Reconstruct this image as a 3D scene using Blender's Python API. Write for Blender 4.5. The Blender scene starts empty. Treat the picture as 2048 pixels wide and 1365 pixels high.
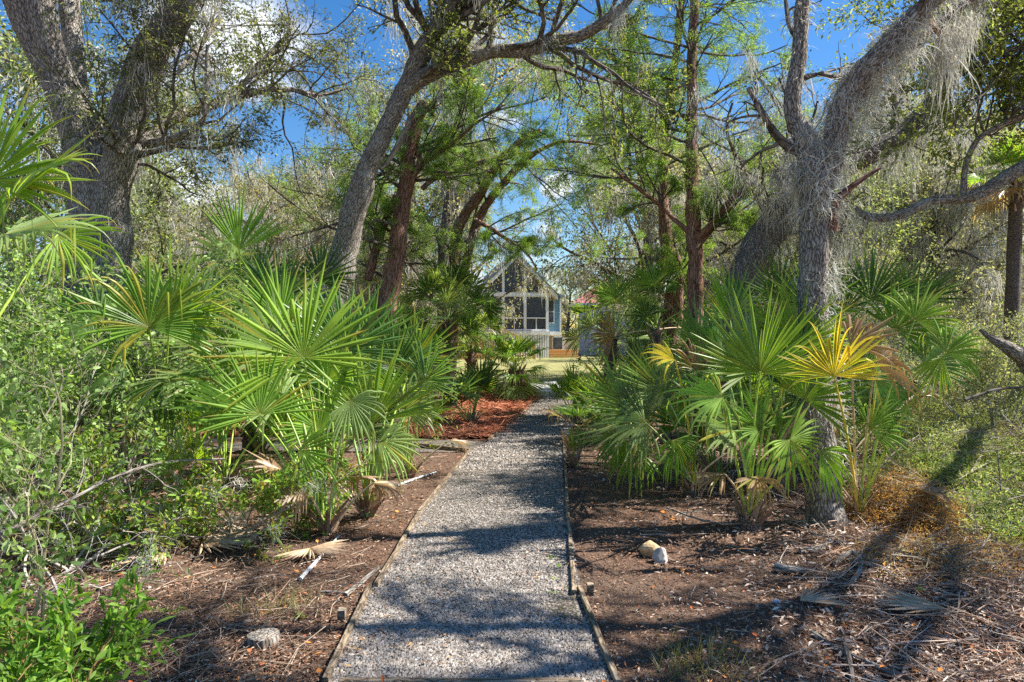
import bpy, math
import numpy as np
from mathutils import Vector
R_ = math.radians
sc = bpy.context.scene
COL = sc.collection
# ---------------------------------------------------------------- camera, sky, sun
cam_d = bpy.data.cameras.new("camera"); cam = bpy.data.objects.new("camera", cam_d); COL.objects.link(cam)
cam.location = (0, 0, 1.6); cam.rotation_euler = (R_(90), 0, 0)
cam_d.lens = 24; cam_d.sensor_width = 36; cam_d.shift_y = -0.0061; cam_d.clip_end = 2000; cam_d.clip_start = 0.05
sc.camera = cam
SUN_AZ, SUN_EL = 84.0, 50.0          # azimuth from +Y towards +X
sun_d = bpy.data.lights.new("sun", 'SUN'); sun = bpy.data.objects.new("sun", sun_d); COL.objects.link(sun)
sun_d.energy = 5.0; sun_d.angle = R_(0.6); sun_d.color = (1.0, 0.95, 0.87)
sv = Vector((math.sin(R_(SUN_AZ))*math.cos(R_(SUN_EL)), math.cos(R_(SUN_AZ))*math.cos(R_(SUN_EL)), math.sin(R_(SUN_EL))))
sun.rotation_euler = sv.to_track_quat('Z', 'Y').to_euler()
world = bpy.data.worlds.new("World"); sc.world = world; world.use_nodes = True
def build_world():
    nt = world.node_tree; N = nt.nodes; L = nt.links; N.clear()
    out = N.new('ShaderNodeOutputWorld'); bg = N.new('ShaderNodeBackground'); L.new(bg.outputs[0], out.inputs[0])
    sky = N.new('ShaderNodeTexSky'); sky.sky_type = 'NISHITA'; sky.sun_disc = False
    sky.sun_elevation = R_(SUN_EL); sky.sun_rotation = R_(SUN_AZ)
    sky.air_density = 1.1; sky.dust_density = 0.3; sky.ozone_density = 3.0
    hs = N.new('ShaderNodeHueSaturation'); hs.inputs['Saturation'].default_value = 1.34; hs.inputs['Value'].default_value = 0.74
    hs.inputs['Hue'].default_value = 0.505
    L.new(sky.outputs[0], hs.inputs['Color'])
    tc = N.new('ShaderNodeTexCoord')
    sep = N.new('ShaderNodeSeparateXYZ'); L.new(tc.outputs['Generated'], sep.inputs[0])
    def M(op, a, b=None, c=None):
        n = N.new('ShaderNodeMath'); n.operation = op
        for i, v in enumerate((a, b, c)):
            if v is None: continue
            if isinstance(v, (int, float)): n.inputs[i].default_value = v
            else: L.new(v, n.inputs[i])
        return n.outputs[0]
    zz = M('ADD', M('MAXIMUM', sep.outputs[2], 0.0), 0.22)
    cx = M('DIVIDE', sep.outputs[0], zz); cy = M('DIVIDE', sep.outputs[1], zz)
    cmb = N.new('ShaderNodeCombineXYZ'); L.new(cx, cmb.inputs[0]); L.new(cy, cmb.inputs[1])
    no = N.new('ShaderNodeTexNoise'); no.inputs['Scale'].default_value = 2.6; no.inputs['Detail'].default_value = 9; no.inputs['Roughness'].default_value = 0.55
    L.new(cmb.outputs[0], no.inputs['Vector'])
    acc = None
    F = 1365.33
    for px, py, r, w in ((520, 120, .16, .27), (420, 60, .13, .22), (330, 130, .11, .2), (1108, 372, .045, .34), (960, 70, .07, .16), (1230, 180, .07, .2), (1790, 190, .035, .26),
                         (1880, 180, .03, .22), (600, 300, .12, .15), (380, 400, .13, .25), (1420, 290, .08, .18), (1095, 460, .05, .16), (1000, 250, .08, .14), (1960, 60, .05, .12), (150, 250, .2, .2)):
        d = Vector(((px-1024)/F, 1, (670-py)/F)).normalized()
        vd = N.new('ShaderNodeVectorMath'); vd.operation = 'DISTANCE'; L.new(tc.outputs['Generated'], vd.inputs[0]); vd.inputs[1].default_value = d
        mr = N.new('ShaderNodeMapRange'); mr.interpolation_type = 'SMOOTHSTEP'
        mr.inputs[1].default_value = 0; mr.inputs[2].default_value = r; mr.inputs[3].default_value = w; mr.inputs[4].default_value = 0
        L.new(vd.outputs['Value'], mr.inputs[0])
        acc = mr.outputs[0] if acc is None else M('MAXIMUM', acc, mr.outputs[0])
    s = M('ADD', no.outputs[0], acc)
    mr = N.new('ShaderNodeMapRange'); mr.interpolation_type = 'SMOOTHSTEP'
    mr.inputs[1].default_value = 0.60; mr.inputs[2].default_value = 0.82; L.new(s, mr.inputs[0])
    mix = N.new('ShaderNodeMix'); mix.data_type = 'RGBA'
    L.new(mr.outputs[0], mix.inputs[0]); L.new(hs.outputs[0], mix.inputs[6]); mix.inputs[7].default_value = (5.6, 5.9, 6.4, 1)
    L.new(mix.outputs[2], bg.inputs[0]); bg.inputs[1].default_value = 0.10
build_world()
sc.view_settings.view_transform = 'Standard'; sc.view_settings.look = 'None'; sc.view_settings.gamma = 1; sc.view_settings.exposure = 1.28
sc.cycles.max_bounces = 6; sc.cycles.diffuse_bounces = 4; sc.cycles.glossy_bounces = 2; sc.cycles.transmission_bounces = 3; sc.cycles.transparent_max_bounces = 6
sc.cycles.caustics_reflective = False; sc.cycles.caustics_refractive = False
sc.cycles.use_denoising = False

# ---------------------------------------------------------------- helpers
F = 1365.33
def W(px, py, Y): return np.array([(px-1024)/F*Y, Y, 1.6+(670-py)/F*Y])
def G(px, py, z=0.0):
    Y = 1.6*F/(py-670); return np.array([(px-1024)/F*Y, Y, z])
def nrm(v): return v/np.maximum(np.linalg.norm(v, axis=-1, keepdims=True), 1e-9)
def A3(*v): return np.array(v, float)

class Acc:
    def __init__(s): s.V=[]; s.Q=[]; s.T=[]; s.C=[]; s.B=[]; s.n=0
    def add(s, V, Q=None, T=None, C=None, B=None):
        V = np.asarray(V, float).reshape(-1, 3); n = len(V)
        if n == 0: return
        s.V.append(V)
        if Q is not None and len(Q): s.Q.append(np.asarray(Q).reshape(-1, 4)+s.n)
        if T is not None and len(T): s.T.append(np.asarray(T).reshape(-1, 3)+s.n)
        if C is None: C = (0.5, 0.5, 0.5)
        s.C.append(np.broadcast_to(np.asarray(C, float), (n, 3)))
        s.B.append(np.broadcast_to(np.asarray(B, float), (n, 3)) if B is not None else V)
        s.n += n
    def obj(s, name, mat, parent=None, smooth=False, **tags):
        V = np.concatenate(s.V); C = np.clip(np.concatenate(s.C), 0, 1); B = np.concatenate(s.B)
        Q = np.concatenate(s.Q) if s.Q else np.zeros((0, 4), int); T = np.concatenate(s.T) if s.T else np.zeros((0, 3), int)
        org = np.zeros(3)
        if parent is not None: org = world_org(parent)
        elif 'org' in tags: org = np.asarray(tags['org'], float)
        me = bpy.data.meshes.new(name)
        me.vertices.add(len(V)); me.vertices.foreach_set('co', (V-org).astype(np.float32).ravel())
        loops = np.concatenate([Q.ravel(), T.ravel()]); me.loops.add(len(loops)); me.loops.foreach_set('vertex_index', loops.astype(np.int32))
        npol = len(Q)+len(T); me.polygons.add(npol)
        ls = np.concatenate([np.arange(len(Q))*4, len(Q)*4+np.arange(len(T))*3])
        me.polygons.foreach_set('loop_start', ls.astype(np.int32))
        me.polygons.foreach_set('use_smooth', np.full(npol, smooth))
        a = me.attributes.new('Col', 'FLOAT_COLOR', 'POINT'); a.data.foreach_set('color', np.concatenate([C, np.ones((len(C), 1))], 1).astype(np.float32).ravel())
        b = me.attributes.new('buv', 'FLOAT_VECTOR', 'POINT'); b.data.foreach_set('vector', B.astype(np.float32).ravel())
        me.update(calc_edges=True); me.validate()
        me.materials.append(mat)
        o = bpy.data.objects.new(name, me); COL.objects.link(o)
        if parent is not None:
            o.parent = parent; o['_org'] = list(map(float, org))
        else:
            o.location = org; o['_org'] = list(map(float, org))
        for k in ('label', 'category', 'group', 'kind'):
            if k in tags: o[k] = tags[k]
        return o
def world_org(o): return np.array(o['_org'], float)
def thing(name, loc, label, cat, group=None):
    o = bpy.data.objects.new(name, None); COL.objects.link(o); o.location = tuple(float(v) for v in loc); o.empty_display_size = .2
    o['_org'] = [float(v) for v in loc]; o['label'] = label; o['category'] = cat
    if group: o['group'] = group
    return o

# ---------------------------------------------------------------- materials
def mat(name, rough=0.7, spec=0.3):
    m = bpy.data.materials.new(name); m.use_nodes = True; nt = m.node_tree
    p = nt.nodes['Principled BSDF']; p.inputs['Roughness'].default_value = rough; p.inputs['Specular IOR Level'].default_value = spec
    return m, nt, p
def node(nt, t, **kw):
    n = nt.nodes.new(t)
    for k, v in kw.items(): setattr(n, k, v)
    return n
def attr(nt, name): n = nt.nodes.new('ShaderNodeAttribute'); n.attribute_name = name; return n
def ramp(nt, fac, stops):
    r = nt.nodes.new('ShaderNodeValToRGB'); el = r.color_ramp.elements
    while len(el) < len(stops): el.new(0.5)
    for e, (p, c) in zip(el, stops): e.position = p; e.color = (*c, 1)
    nt.links.new(fac, r.inputs[0]); return r.outputs[0]
def noise(nt, vec, scale, detail=4, rough=.55):
    n = nt.nodes.new('ShaderNodeTexNoise'); n.inputs['Scale'].default_value = scale; n.inputs['Detail'].default_value = detail; n.inputs['Roughness'].default_value = rough
    if vec is not None: nt.links.new(vec, n.inputs['Vector'])
    return n.outputs[0]
def mixc(nt, fac, a, b, mode='MIX'):
    m = nt.nodes.new('ShaderNodeMix'); m.data_type = 'RGBA'; m.blend_type = mode
    for i, v in ((0, fac), (6, a), (7, b)):
        if isinstance(v, (int, float)): m.inputs[i].default_value = v
        elif isinstance(v, tuple): m.inputs[i].default_value = (*v, 1)
        else: nt.links.new(v, m.inputs[i])
    return m.outputs[2]
def scaled(nt, vec, s):
    m = nt.nodes.new('ShaderNodeMapping'); m.inputs['Scale'].default_value = s; nt.links.new(vec, m.inputs['Vector']); return m.outputs[0]
def geo_pos(nt): return nt.nodes.new('ShaderNodeNewGeometry').outputs['Position']
def bump(nt, p, h, strength, dist):
    b = nt.nodes.new('ShaderNodeBump'); b.inputs['Strength'].default_value = strength; b.inputs['Distance'].default_value = dist
    nt.links.new(h, b.inputs['Height']); nt.links.new(b.outputs[0], p.inputs['Normal'])
def leaf_material(name, rough=.45, spec=.4, trans=.35, tint=(1.25, 1.2, .5), nscale=6):
    m, nt, p = mat(name, rough, spec); a = attr(nt, 'Col').outputs['Color']
    n = noise(nt, geo_pos(nt), nscale, 3)
    f = ramp(nt, n, [(.3, (.78, .78, .78)), (.7, (1.2, 1.2, 1.2))])
    c = mixc(nt, 1.0, a, f, 'MULTIPLY'); nt.links.new(c, p.inputs['Base Color'])
    t = nt.nodes.new('ShaderNodeBsdfTranslucent'); ct = mixc(nt, 1.0, c, tint, 'MULTIPLY'); nt.links.new(ct, t.inputs[0])
    mx = nt.nodes.new('ShaderNodeMixShader'); mx.inputs[0].default_value = trans
    nt.links.new(p.outputs[0], mx.inputs[1]); nt.links.new(t.outputs[0], mx.inputs[2])
    nt.links.new(mx.outputs[0], nt.nodes['Material Output'].inputs[0]); return m
M_LEAF = leaf_material('leaf_foliage', .5, .3, .5)
M_PALM = leaf_material('palm_blade', .38, .4, .52, (1.45, 1.35, .5), 3)
M_MOSS = leaf_material('spanish_moss', .9, .05, .38, (1, 1, .95), 5)
def plain_col(name, rough=.85, spec=.15):
    m, nt, p = mat(name, rough, spec); a = attr(nt, 'Col').outputs['Color']
    f = ramp(nt, noise(nt, geo_pos(nt), 25, 3), [(.3, (.7, .7, .7)), (.7, (1.25, 1.25, 1.25))])
    nt.links.new(mixc(nt, 1.0, a, f, 'MULTIPLY'), p.inputs['Base Color']); return m
M_DRY = plain_col('dry_litter'); M_STONE = plain_col('gravel_stone', .8, .25); M_STEM = plain_col('plant_stem', .6, .3)
def bark(name, lo, mid, hi, lichen, scale, stretch, bs, bd, lich=.55):
    m, nt, p = mat(name, .9, .15); b = attr(nt, 'buv').outputs['Vector']
    wv = nt.nodes.new('ShaderNodeVectorMath'); wv.operation = 'ADD'
    nz = nt.nodes.new('ShaderNodeTexNoise'); nz.inputs['Scale'].default_value = 6; nt.links.new(b, nz.inputs['Vector'])
    sc_ = nt.nodes.new('ShaderNodeVectorMath'); sc_.operation = 'SCALE'; sc_.inputs['Scale'].default_value = .09; nt.links.new(nz.outputs['Color'], sc_.inputs[0])
    nt.links.new(b, wv.inputs[0]); nt.links.new(sc_.outputs[0], wv.inputs[1])
    v = nt.nodes.new('ShaderNodeTexVoronoi'); v.feature = 'DISTANCE_TO_EDGE'; v.inputs['Scale'].default_value = scale
    nt.links.new(scaled(nt, wv.outputs[0], (1, 1, stretch)), v.inputs['Vector'])
    crack = ramp(nt, v.outputs['Distance'], [(0.0, (0, 0, 0)), (.10, (.6, .6, .6)), (.42, (1, 1, 1))])
    n1 = noise(nt, scaled(nt, b, (1, 1, stretch)), scale*1.6, 6, .65)
    base = ramp(nt, n1, [(.28, lo), (.5, mid), (.72, hi)])
    base = mixc(nt, crack, tuple(x*.35 for x in lo), base)
    n2 = noise(nt, b, 3.2, 5, .6)
    lf = ramp(nt, n2, [(lich, (0, 0, 0)), (lich+.12, (.8, .8, .8))])
    base = mixc(nt, lf, base, mixc(nt, .5, base, lichen))
    nt.links.new(base, p.inputs['Base Color'])
    h = nt.nodes.new('ShaderNodeMath'); h.operation = 'MULTIPLY_ADD'; nt.links.new(crack, h.inputs[0]); h.inputs[1].default_value = .7; nt.links.new(n1, h.inputs[2])
    bump(nt, p, h.outputs[0], bs, bd); return m
M_OAK = bark('oak_bark', (.24, .20, .165), (.48, .42, .36), (.66, .61, .55), (.64, .64, .57), 46, .24, 1.0, .02)
M_OAKD = bark('dark_oak_bark', (.16, .135, .115), (.31, .27, .235), (.46, .42, .38), (.5, .5, .44), 46, .3, 1.0, .02, .6)
M_CEDAR = bark('cedar_bark', (.22, .11, .075), (.42, .235, .17), (.58, .40, .31), (.56, .5, .44), 30, .08, .9, .012, .62)
M_TWIG = bark('twig_bark', (.11, .09, .075), (.21, .175, .145), (.32, .28, .245), (.42, .42, .37), 18, .3, .5, .005)
M_PALMT = bark('palm_trunk_bark', (.12, .09, .07), (.24, .19, .16), (.36, .31, .27), (.4, .38, .33), 30, 1.6, .9, .01)
M_WEATH = bark('weathered_wood', (.22, .18, .14), (.42, .37, .31), (.58, .54, .48), (.5, .5, .46), 40, .05, .9, .008)

# ---------------------------------------------------------------- geometry generators
def resample(pts, rad, step):
    pts = np.asarray(pts, float); rad = np.asarray(rad, float); n = len(pts)
    P = np.vstack([2*pts[0]-pts[1], pts, 2*pts[-1]-pts[-2]]); Rr = np.concatenate([[rad[0]], rad, [rad[-1]]])
    o, r = [], []
    for i in range(n-1):
        L = np.linalg.norm(pts[i+1]-pts[i]); m = max(2, int(L/step))
        t = np.linspace(0, 1, m, endpoint=False)[:, None]; a, b, c, d = P[i], P[i+1], P[i+2], P[i+3]
        o.append(.5*((2*b)+(c-a)*t+(2*a-5*b+4*c-d)*t**2+(-a+3*b-3*c+d)*t**3)); tt = t[:, 0]
        r.append(Rr[i+1]*(1-tt)+Rr[i+2]*tt)
    o.append(pts[-1:]); r.append(rad[-1:]); return np.vstack(o), np.concatenate(r)
def tubes(acc, P, Rad, sides, ref=None, col=(.5, .5, .5), lump=0.0, seed=0, cap=False):
    """P (B,K,3), Rad (B,K): batch of tubes"""
    P = np.asarray(P, float); Rad = np.asarray(Rad, float)
    if P.ndim == 2: P = P[None]; Rad = Rad[None]
    B, K, _ = P.shape
    if B == 0: return
    T = nrm(np.gradient(P, axis=1))
    rng = np.random.default_rng(seed)
    if ref is None: ref = nrm(rng.normal(size=(B, 1, 3)))
    else: ref = np.broadcast_to(np.asarray(ref, float), (B, 1, 3))
    N = nrm(np.cross(T, ref)); Bn = np.cross(T, N)
    ph = np.linspace(0, 2*np.pi, sides, endpoint=False)
    c, s = np.cos(ph)[None, None, :, None], np.sin(ph)[None, None, :, None]
    ln = np.concatenate([np.zeros((B, 1)), np.cumsum(np.linalg.norm(np.diff(P, axis=1), axis=-1), axis=1)], 1)
    rr = Rad[:, :, None, None]
    if lump > 0:
        l = ln[:, :, None, None]; q = np.zeros((B, K, sides, 1))
        for k in range(6):
            f = rng.uniform(1, 7); m = rng.integers(1, 5); p1 = rng.uniform(0, 6.28)
            q += np.sin(f*l/np.maximum(Rad.max()*3, .05)+p1+m*ph[None, None, :, None])/(1+.3*k)
        rr = rr*(1+lump*q*.4)
    V = P[:, :, None, :]+rr*(c*N[:, :, None, :]+s*Bn[:, :, None, :])
    Bv = np.concatenate([rr*c*np.ones_like(s), rr*s*np.ones_like(c), np.broadcast_to(ln[:, :, None, None], (B, K, sides, 1))], -1)
    Bv = Bv+rng.uniform(-3, 3, (B, 1, 1, 3))
    i = np.arange(K-1)[:, None]*sides; j = np.arange(sides)[None]; jn = (j+1) % sides
    q = np.stack([i+j, i+jn, i+sides+jn, i+sides+j], -1).reshape(-1, 4)
    Q = (q[None]+(np.arange(B)*K*sides)[:, None, None]).reshape(-1, 4)
    if isinstance(col, np.ndarray) and col.ndim == 2: col = np.repeat(col, K*sides, axis=0)
    acc.add(V.reshape(-1, 3), Q, None, col, Bv.reshape(-1, 3))
    if cap:
        for e in (0, K-1):
            ring = V[:, e]; ctr = ring.mean(1, keepdims=True); VV = np.concatenate([ring, ctr], 1)
            t = np.stack([np.arange(sides), (np.arange(sides)+1) % sides, np.full(sides, sides)], -1)
            Tt = (t[None]+(np.arange(B)*(sides+1))[:, None, None]).reshape(-1, 3)
            acc.add(VV.reshape(-1, 3), None, Tt, col[0] if (isinstance(col, np.ndarray) and col.ndim == 2) else col)
def grow(P0, D0, L0, R0, specs, rng):
    P0, D0, L0, R0 = map(lambda a: np.asarray(a, float), (P0, D0, L0, R0)); out = []
    for s in specs:
        B = len(P0); K = s['K']; D = nrm(D0); pts = [P0]; st = (L0/(K-1))[:, None]
        for k in range(K-1):
            D = nrm(D+rng.normal(size=(B, 3))*s.get('wig', .15)+np.array([0, 0, s.get('trop', 0)])); pts.append(pts[-1]+D*st)
        P = np.stack(pts, 1); t = np.linspace(0, 1, K); Rd = R0[:, None]*(1-(1-s.get('tap', .35))*t)[None]
        out.append((P, Rd)); n = s.get('n', 0)
        if not n: break
        tm = s.get('tmin', .25); ts = tm+(1-tm)*(np.arange(n)[None]+rng.uniform(0, 1, (B, n)))/n
        x = ts*(K-1); i = np.minimum(x.astype(int), K-2); f = (x-i)[..., None]; bi = np.arange(B)[:, None]
        C = P[bi, i]*(1-f)+P[bi, i+1]*f; T = nrm(P[bi, i+1]-P[bi, i])
        ang = s.get('ang', 50)+rng.normal(size=(B, n))*s.get('dang', 10); ang = np.radians(ang)[..., None]
        side = nrm(np.cross(T, rng.normal(size=(B, n, 3))))
        if s.get('flat'): side = nrm(side*np.array([1, 1, 1-s['flat']]))
        D1 = nrm(T*np.cos(ang)+side*np.sin(ang)); L1 = L0[:, None]*s.get('lr', .5)*(1-s.get('lt', .45)*ts)*rng.uniform(.7, 1.25, (B, n))
        R1 = R0[:, None]*(1-(1-s.get('tap', .35))*ts)*s.get('rr', .5)
        P0, D0, L0, R0 = C.reshape(-1, 3), D1.reshape(-1, 3), L1.ravel(), np.maximum(R1.ravel(), s.get('rmin', .0025))
    return out
def leaves(acc, P, D, N, L, Wd, C, fold=.25, droop=.15, hi=False):
    """leaf blades: P base, D direction, N rough normal, L length, Wd width, all arrays"""
    n = len(P); D = nrm(D); S = nrm(np.cross(D, N)); Nn = np.cross(S, D); L = np.broadcast_to(L, (n,))[:, None]; Wd = np.broadcast_to(Wd, (n,))[:, None]/2
    dz = np.array([0, 0, -1.])
    C = np.broadcast_to(C, (n, 3))
    if not hi:
        V = np.stack([P, P+D*L*.45+S*Wd+Nn*Wd*fold, P+D*L+dz*L*droop, P+D*L*.45-S*Wd+Nn*Wd*fold], 1)
        Q = np.arange(n*4).reshape(n, 4); acc.add(V.reshape(-1, 3), Q, None, np.repeat(C, 4, 0)); return
    m1 = P+D*L*.3+dz*L*droop*.1; m2 = P+D*L*.68+dz*L*droop*.5
    V = np.stack([P, m1+S*Wd*.85+Nn*Wd*fold, m2+S*Wd*.8+Nn*Wd*fold, P+D*L+dz*L*droop, m2-S*Wd*.8+Nn*Wd*fold, m1-S*Wd*.85+Nn*Wd*fold, m1, m2], 1)
    b = np.arange(n)[:, None]*8
    Q = np.concatenate([b+np.array([[6, 1, 2, 7]]), b+np.array([[5, 6, 7, 4]])]); T = np.concatenate([b+np.array([[0, 1, 6]]), b+np.array([[0, 6, 5]]), b+np.array([[7, 2, 3]]), b+np.array([[4, 7, 3]])])
    acc.add(V.reshape(-1, 3), Q, T, np.repeat(C, 8, 0))
def pick(rng, n, cols, jit=.15):
    cols = np.asarray(cols, float); c = cols[rng.integers(0, len(cols), n)]; w = rng.uniform(0, .5, (n, 1)); c2 = cols[rng.integers(0, len(cols), n)]
    return (c*(1-w)+c2*w)*(1+rng.normal(size=(n, 1))*jit)
def along(rng, P, per, tmin=.2):
    B, K, _ = P.shape; t = rng.uniform(tmin, 1, (B, per))*(K-1); i = np.minimum(t.astype(int), K-2); f = (t-i)[..., None]; bi = np.arange(B)[:, None]
    return (P[bi, i]*(1-f)+P[bi, i+1]*f).reshape(-1, 3), nrm(P[bi, i+1]-P[bi, i]).reshape(-1, 3)
def leafing(acc, rng, P, per, L, Wd, cols, spread=.03, tmin=.15, fold=.25, droop=.2, hi=False, dirmix=.9, up=0.0, clump=0):
    if clump:                                   # only some twigs carry foliage: gaps where the sky shows
        keep = rng.random(len(P)) > clump; P = P[keep]
    p, t = along(rng, P, per, tmin); n = len(p); r = rng.normal(size=(n, 3)); d = nrm(t+nrm(r)*dirmix+np.array([0, 0, up]))
    # tone per twig
    bt = np.repeat(rng.normal(size=(len(P), 1))*.16, per, 0)
    c = pick(rng, n, cols)*(1+bt)
    leaves(acc, p+rng.normal(size=(n, 3))*spread, d, nrm(rng.normal(size=(n, 3))+np.array([0, 0, .8])), L*rng.uniform(.65, 1.25, n), Wd*rng.uniform(.7, 1.2, n), c, fold, droop, hi)
def strands(acc, rng, P, L, width, K=7, curl=.25, down=1.0, cols=((.62, .60, .53), (.50, .48, .41), (.74, .72, .66)), D=None):
    """hanging ribbons of spanish moss"""
    B = len(P); L = np.broadcast_to(L, (B,)); st = (L/(K-1))[:, None]; pts = [P]
    D = nrm(rng.normal(size=(B, 3))*.6+np.array([0, 0, -1.*down])) if D is None else D
    for k in range(K-1):
        D = nrm(D+rng.normal(size=(B, 3))*curl+np.array([0, 0, -.45*down])); pts.append(pts[-1]+D*st)
    P = np.stack(pts, 1); S = nrm(rng.normal(size=(B, 1, 3))*np.array([1, .6, .3])); t = np.linspace(0, 1, K)
    w = (width*(1-.75*t))[None, :, None]*.5*rng.uniform(.6, 1.4, (B, 1, 1))
    V = np.stack([P-S*w, P+S*w], 2)
    i = np.arange(K-1)*2; q = np.stack([i, i+1, i+3, i+2], -1); Q = (q[None]+(np.arange(B)*K*2)[:, None, None]).reshape(-1, 4)
    acc.add(V.reshape(-1, 3), Q, None, np.repeat(pick(rng, B, cols, .18), K*2, 0))
def festoons(acc, rng, anchors, n, L, spread=.07, width=.007, curl=.14):
    """tapered hanging beards below each anchor"""
    m = len(anchors); a = np.repeat(anchors, n, 0); s = np.repeat(rng.uniform(.4, 1.3, m), n)
    off = rng.normal(size=(m*n, 3))*spread*np.array([1, 1, .5]); ll = L*s*rng.uniform(.25, 1, m*n)*np.exp(-(np.linalg.norm(off, axis=1)/spread/2.2)**2)
    strands(acc, rng, a+off, np.maximum(ll, .05), width, 7, curl*1.6)
def shag(acc, rng, P, Rad, n, L, width, out=.5):
    """curly moss round a limb given by its polyline"""
    k = rng.integers(0, len(P)-1, n); f = rng.random((n, 1)); c = P[k]*(1-f)+P[k+1]*f; T = nrm(P[k+1]-P[k]); s = nrm(np.cross(T, rng.normal(size=(n, 3))))
    # grows in patches, mostly on the upper and outer sides, leaving bark between
    c0 = rng.uniform(0, 6.28, 4); pt = np.sin(k/len(P)*23+c0[0])+np.sin(s[:, 0]*3+k/len(P)*9+c0[1])+.8*np.sin(s[:, 2]*3.1+k/len(P)*41+c0[2]); kp = pt+rng.normal(size=n)*.45 > -.15
    k, c, T, s = k[kp], c[kp], T[kp], s[kp]; n = len(k)
    D = nrm(s+rng.normal(size=(n, 3))*.5+np.array([0, 0, -out]))
    strands(acc, rng, c+s*Rad[k][:, None]*1.0, L*rng.uniform(.4, 1.3, n), width, 6, .55, .45, D=D)

# ---------------------------------------------------------------- ground and path
rng = np.random.default_rng(7)
def hgt(x, y):
    return (.035*np.sin(x*.9+1.3)*np.sin(y*.7)+.02*np.sin(x*2.3+y*1.7)+.012*np.sin(x*5.1-y*3.3))*np.clip((np.abs(x+.15)-1.0)/1.2, 0, 1)
def grid_sheet(xs, ys, z):
    X, Y = np.meshgrid(xs, ys); V = np.stack([X, Y, z(X, Y)], -1).reshape(-1, 3); nx, ny = len(xs), len(ys)
    i = (np.arange(ny-1)[:, None]*nx+np.arange(nx-1)[None]).ravel(); return V, np.stack([i, i+1, i+nx+1, i+nx], -1)
m, nt, p = mat('forest_floor', .95, .1); g = geo_pos(nt)
c1 = ramp(nt, noise(nt, g, 38, 8, .7), [(.3, (.05, .03, .02)), (.47, (.13, .078, .053)), (.62, (.22, .14, .10)), (.78, (.36, .27, .21))])
c2 = ramp(nt, noise(nt, g, 90, 6, .7), [(.35, (.06, .04, .03)), (.7, (.30, .20, .14))])
cc = mixc(nt, ramp(nt, noise(nt, g, 1.3, 3), [(.4, (0, 0, 0)), (.6, (1, 1, 1))]), c1, c2)
nt.links.new(cc, p.inputs['Base Color']); bump(nt, p, noise(nt, g, 45, 8, .7), .9, .03); M_FLOOR = m
xs = np.concatenate([np.linspace(-200, -14, 14)[:-1], np.linspace(-14, 14, 180), np.linspace(14, 200, 14)[1:]])
ys = np.concatenate([[-60, -20, -5], np.linspace(0, 22, 150), np.linspace(23, 60, 12), [100, 180, 400]])
a = Acc(); V, Q = grid_sheet(xs, ys, hgt); a.add(V, Q); a.obj('ground', M_FLOOR, smooth=True, kind='structure')

RE = [(1228, 1385), (1160, 1180), (1125, 950), (1137, 870), (1158, 820), (1136, 790)]
LE = [(645, 1385), (760, 1150), (840, 1030), (890, 960), (940, 905), (975, 885), (1010, 860), (1050, 820), (1074, 796)]
def edge(e):
    w = np.array([G(*q) for q in e]); y = np.linspace(3.07, 17.5, 90); return y, np.interp(y, w[:, 1], w[:, 0])
yy, rx = edge(RE); _, lx = edge(LE)
m, nt, p = mat('gravel', .9, .2); g = geo_pos(nt)
v = nt.nodes.new('ShaderNodeTexVoronoi'); v.inputs['Scale'].default_value = 58; v.inputs['Randomness'].default_value = 1; nt.links.new(g, v.inputs['Vector'])
vc = nt.nodes.new('ShaderNodeSeparateColor'); nt.links.new(v.outputs['Color'], vc.inputs[0])
c = ramp(nt, vc.outputs[0], [(.05, (.14, .12, .10)), (.3, (.21, .185, .155)), (.65, (.28, .25, .215)), (.95, (.36, .325, .285))])
d = ramp(nt, v.outputs['Distance'], [(.2, (1, 1, 1)), (.75, (.25, .24, .23))])
cg = mixc(nt, 1, c, d, 'MULTIPLY')
dirt = ramp(nt, noise(nt, g, 1.7, 4, .6), [(.5, (0, 0, 0)), (.68, (.6, .6, .6))])
cg = mixc(nt, dirt, cg, (.16, .12, .09)); nt.links.new(cg, p.inputs['Base Color'])
inv = nt.nodes.new('ShaderNodeMath'); inv.operation = 'SUBTRACT'; inv.inputs[0].default_value = 1; nt.links.new(v.outputs['Distance'], inv.inputs[1])
bump(nt, p, inv.outputs[0], .8, .015); M_GRAVEL = m
a = Acc(); K = 9; X = lx[:, None]+(rx-lx)[:, None]*np.linspace(0, 1, K)[None]; V = np.stack([X, np.repeat(yy[:, None], K, 1), np.full(X.shape, .012)], -1)
i = (np.arange(len(yy)-1)[:, None]*K+np.arange(K-1)[None]).ravel(); a.add(V.reshape(-1, 3), np.stack([i, i+1, i+K+1, i+K], -1)); a.obj('path', M_GRAVEL, kind='structure')
a = Acc(); V = np.array([[-9, 9.65, .008], [-.60, 9.25, .008], [-.37, 10.15, .008], [-1.5, 10.5, .008], [-9, 11.2, .008]]); a.add(V, [[0, 1, 2, 3]], [[0, 3, 4]]); a.obj('side_path', M_GRAVEL, kind='structure')
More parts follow.
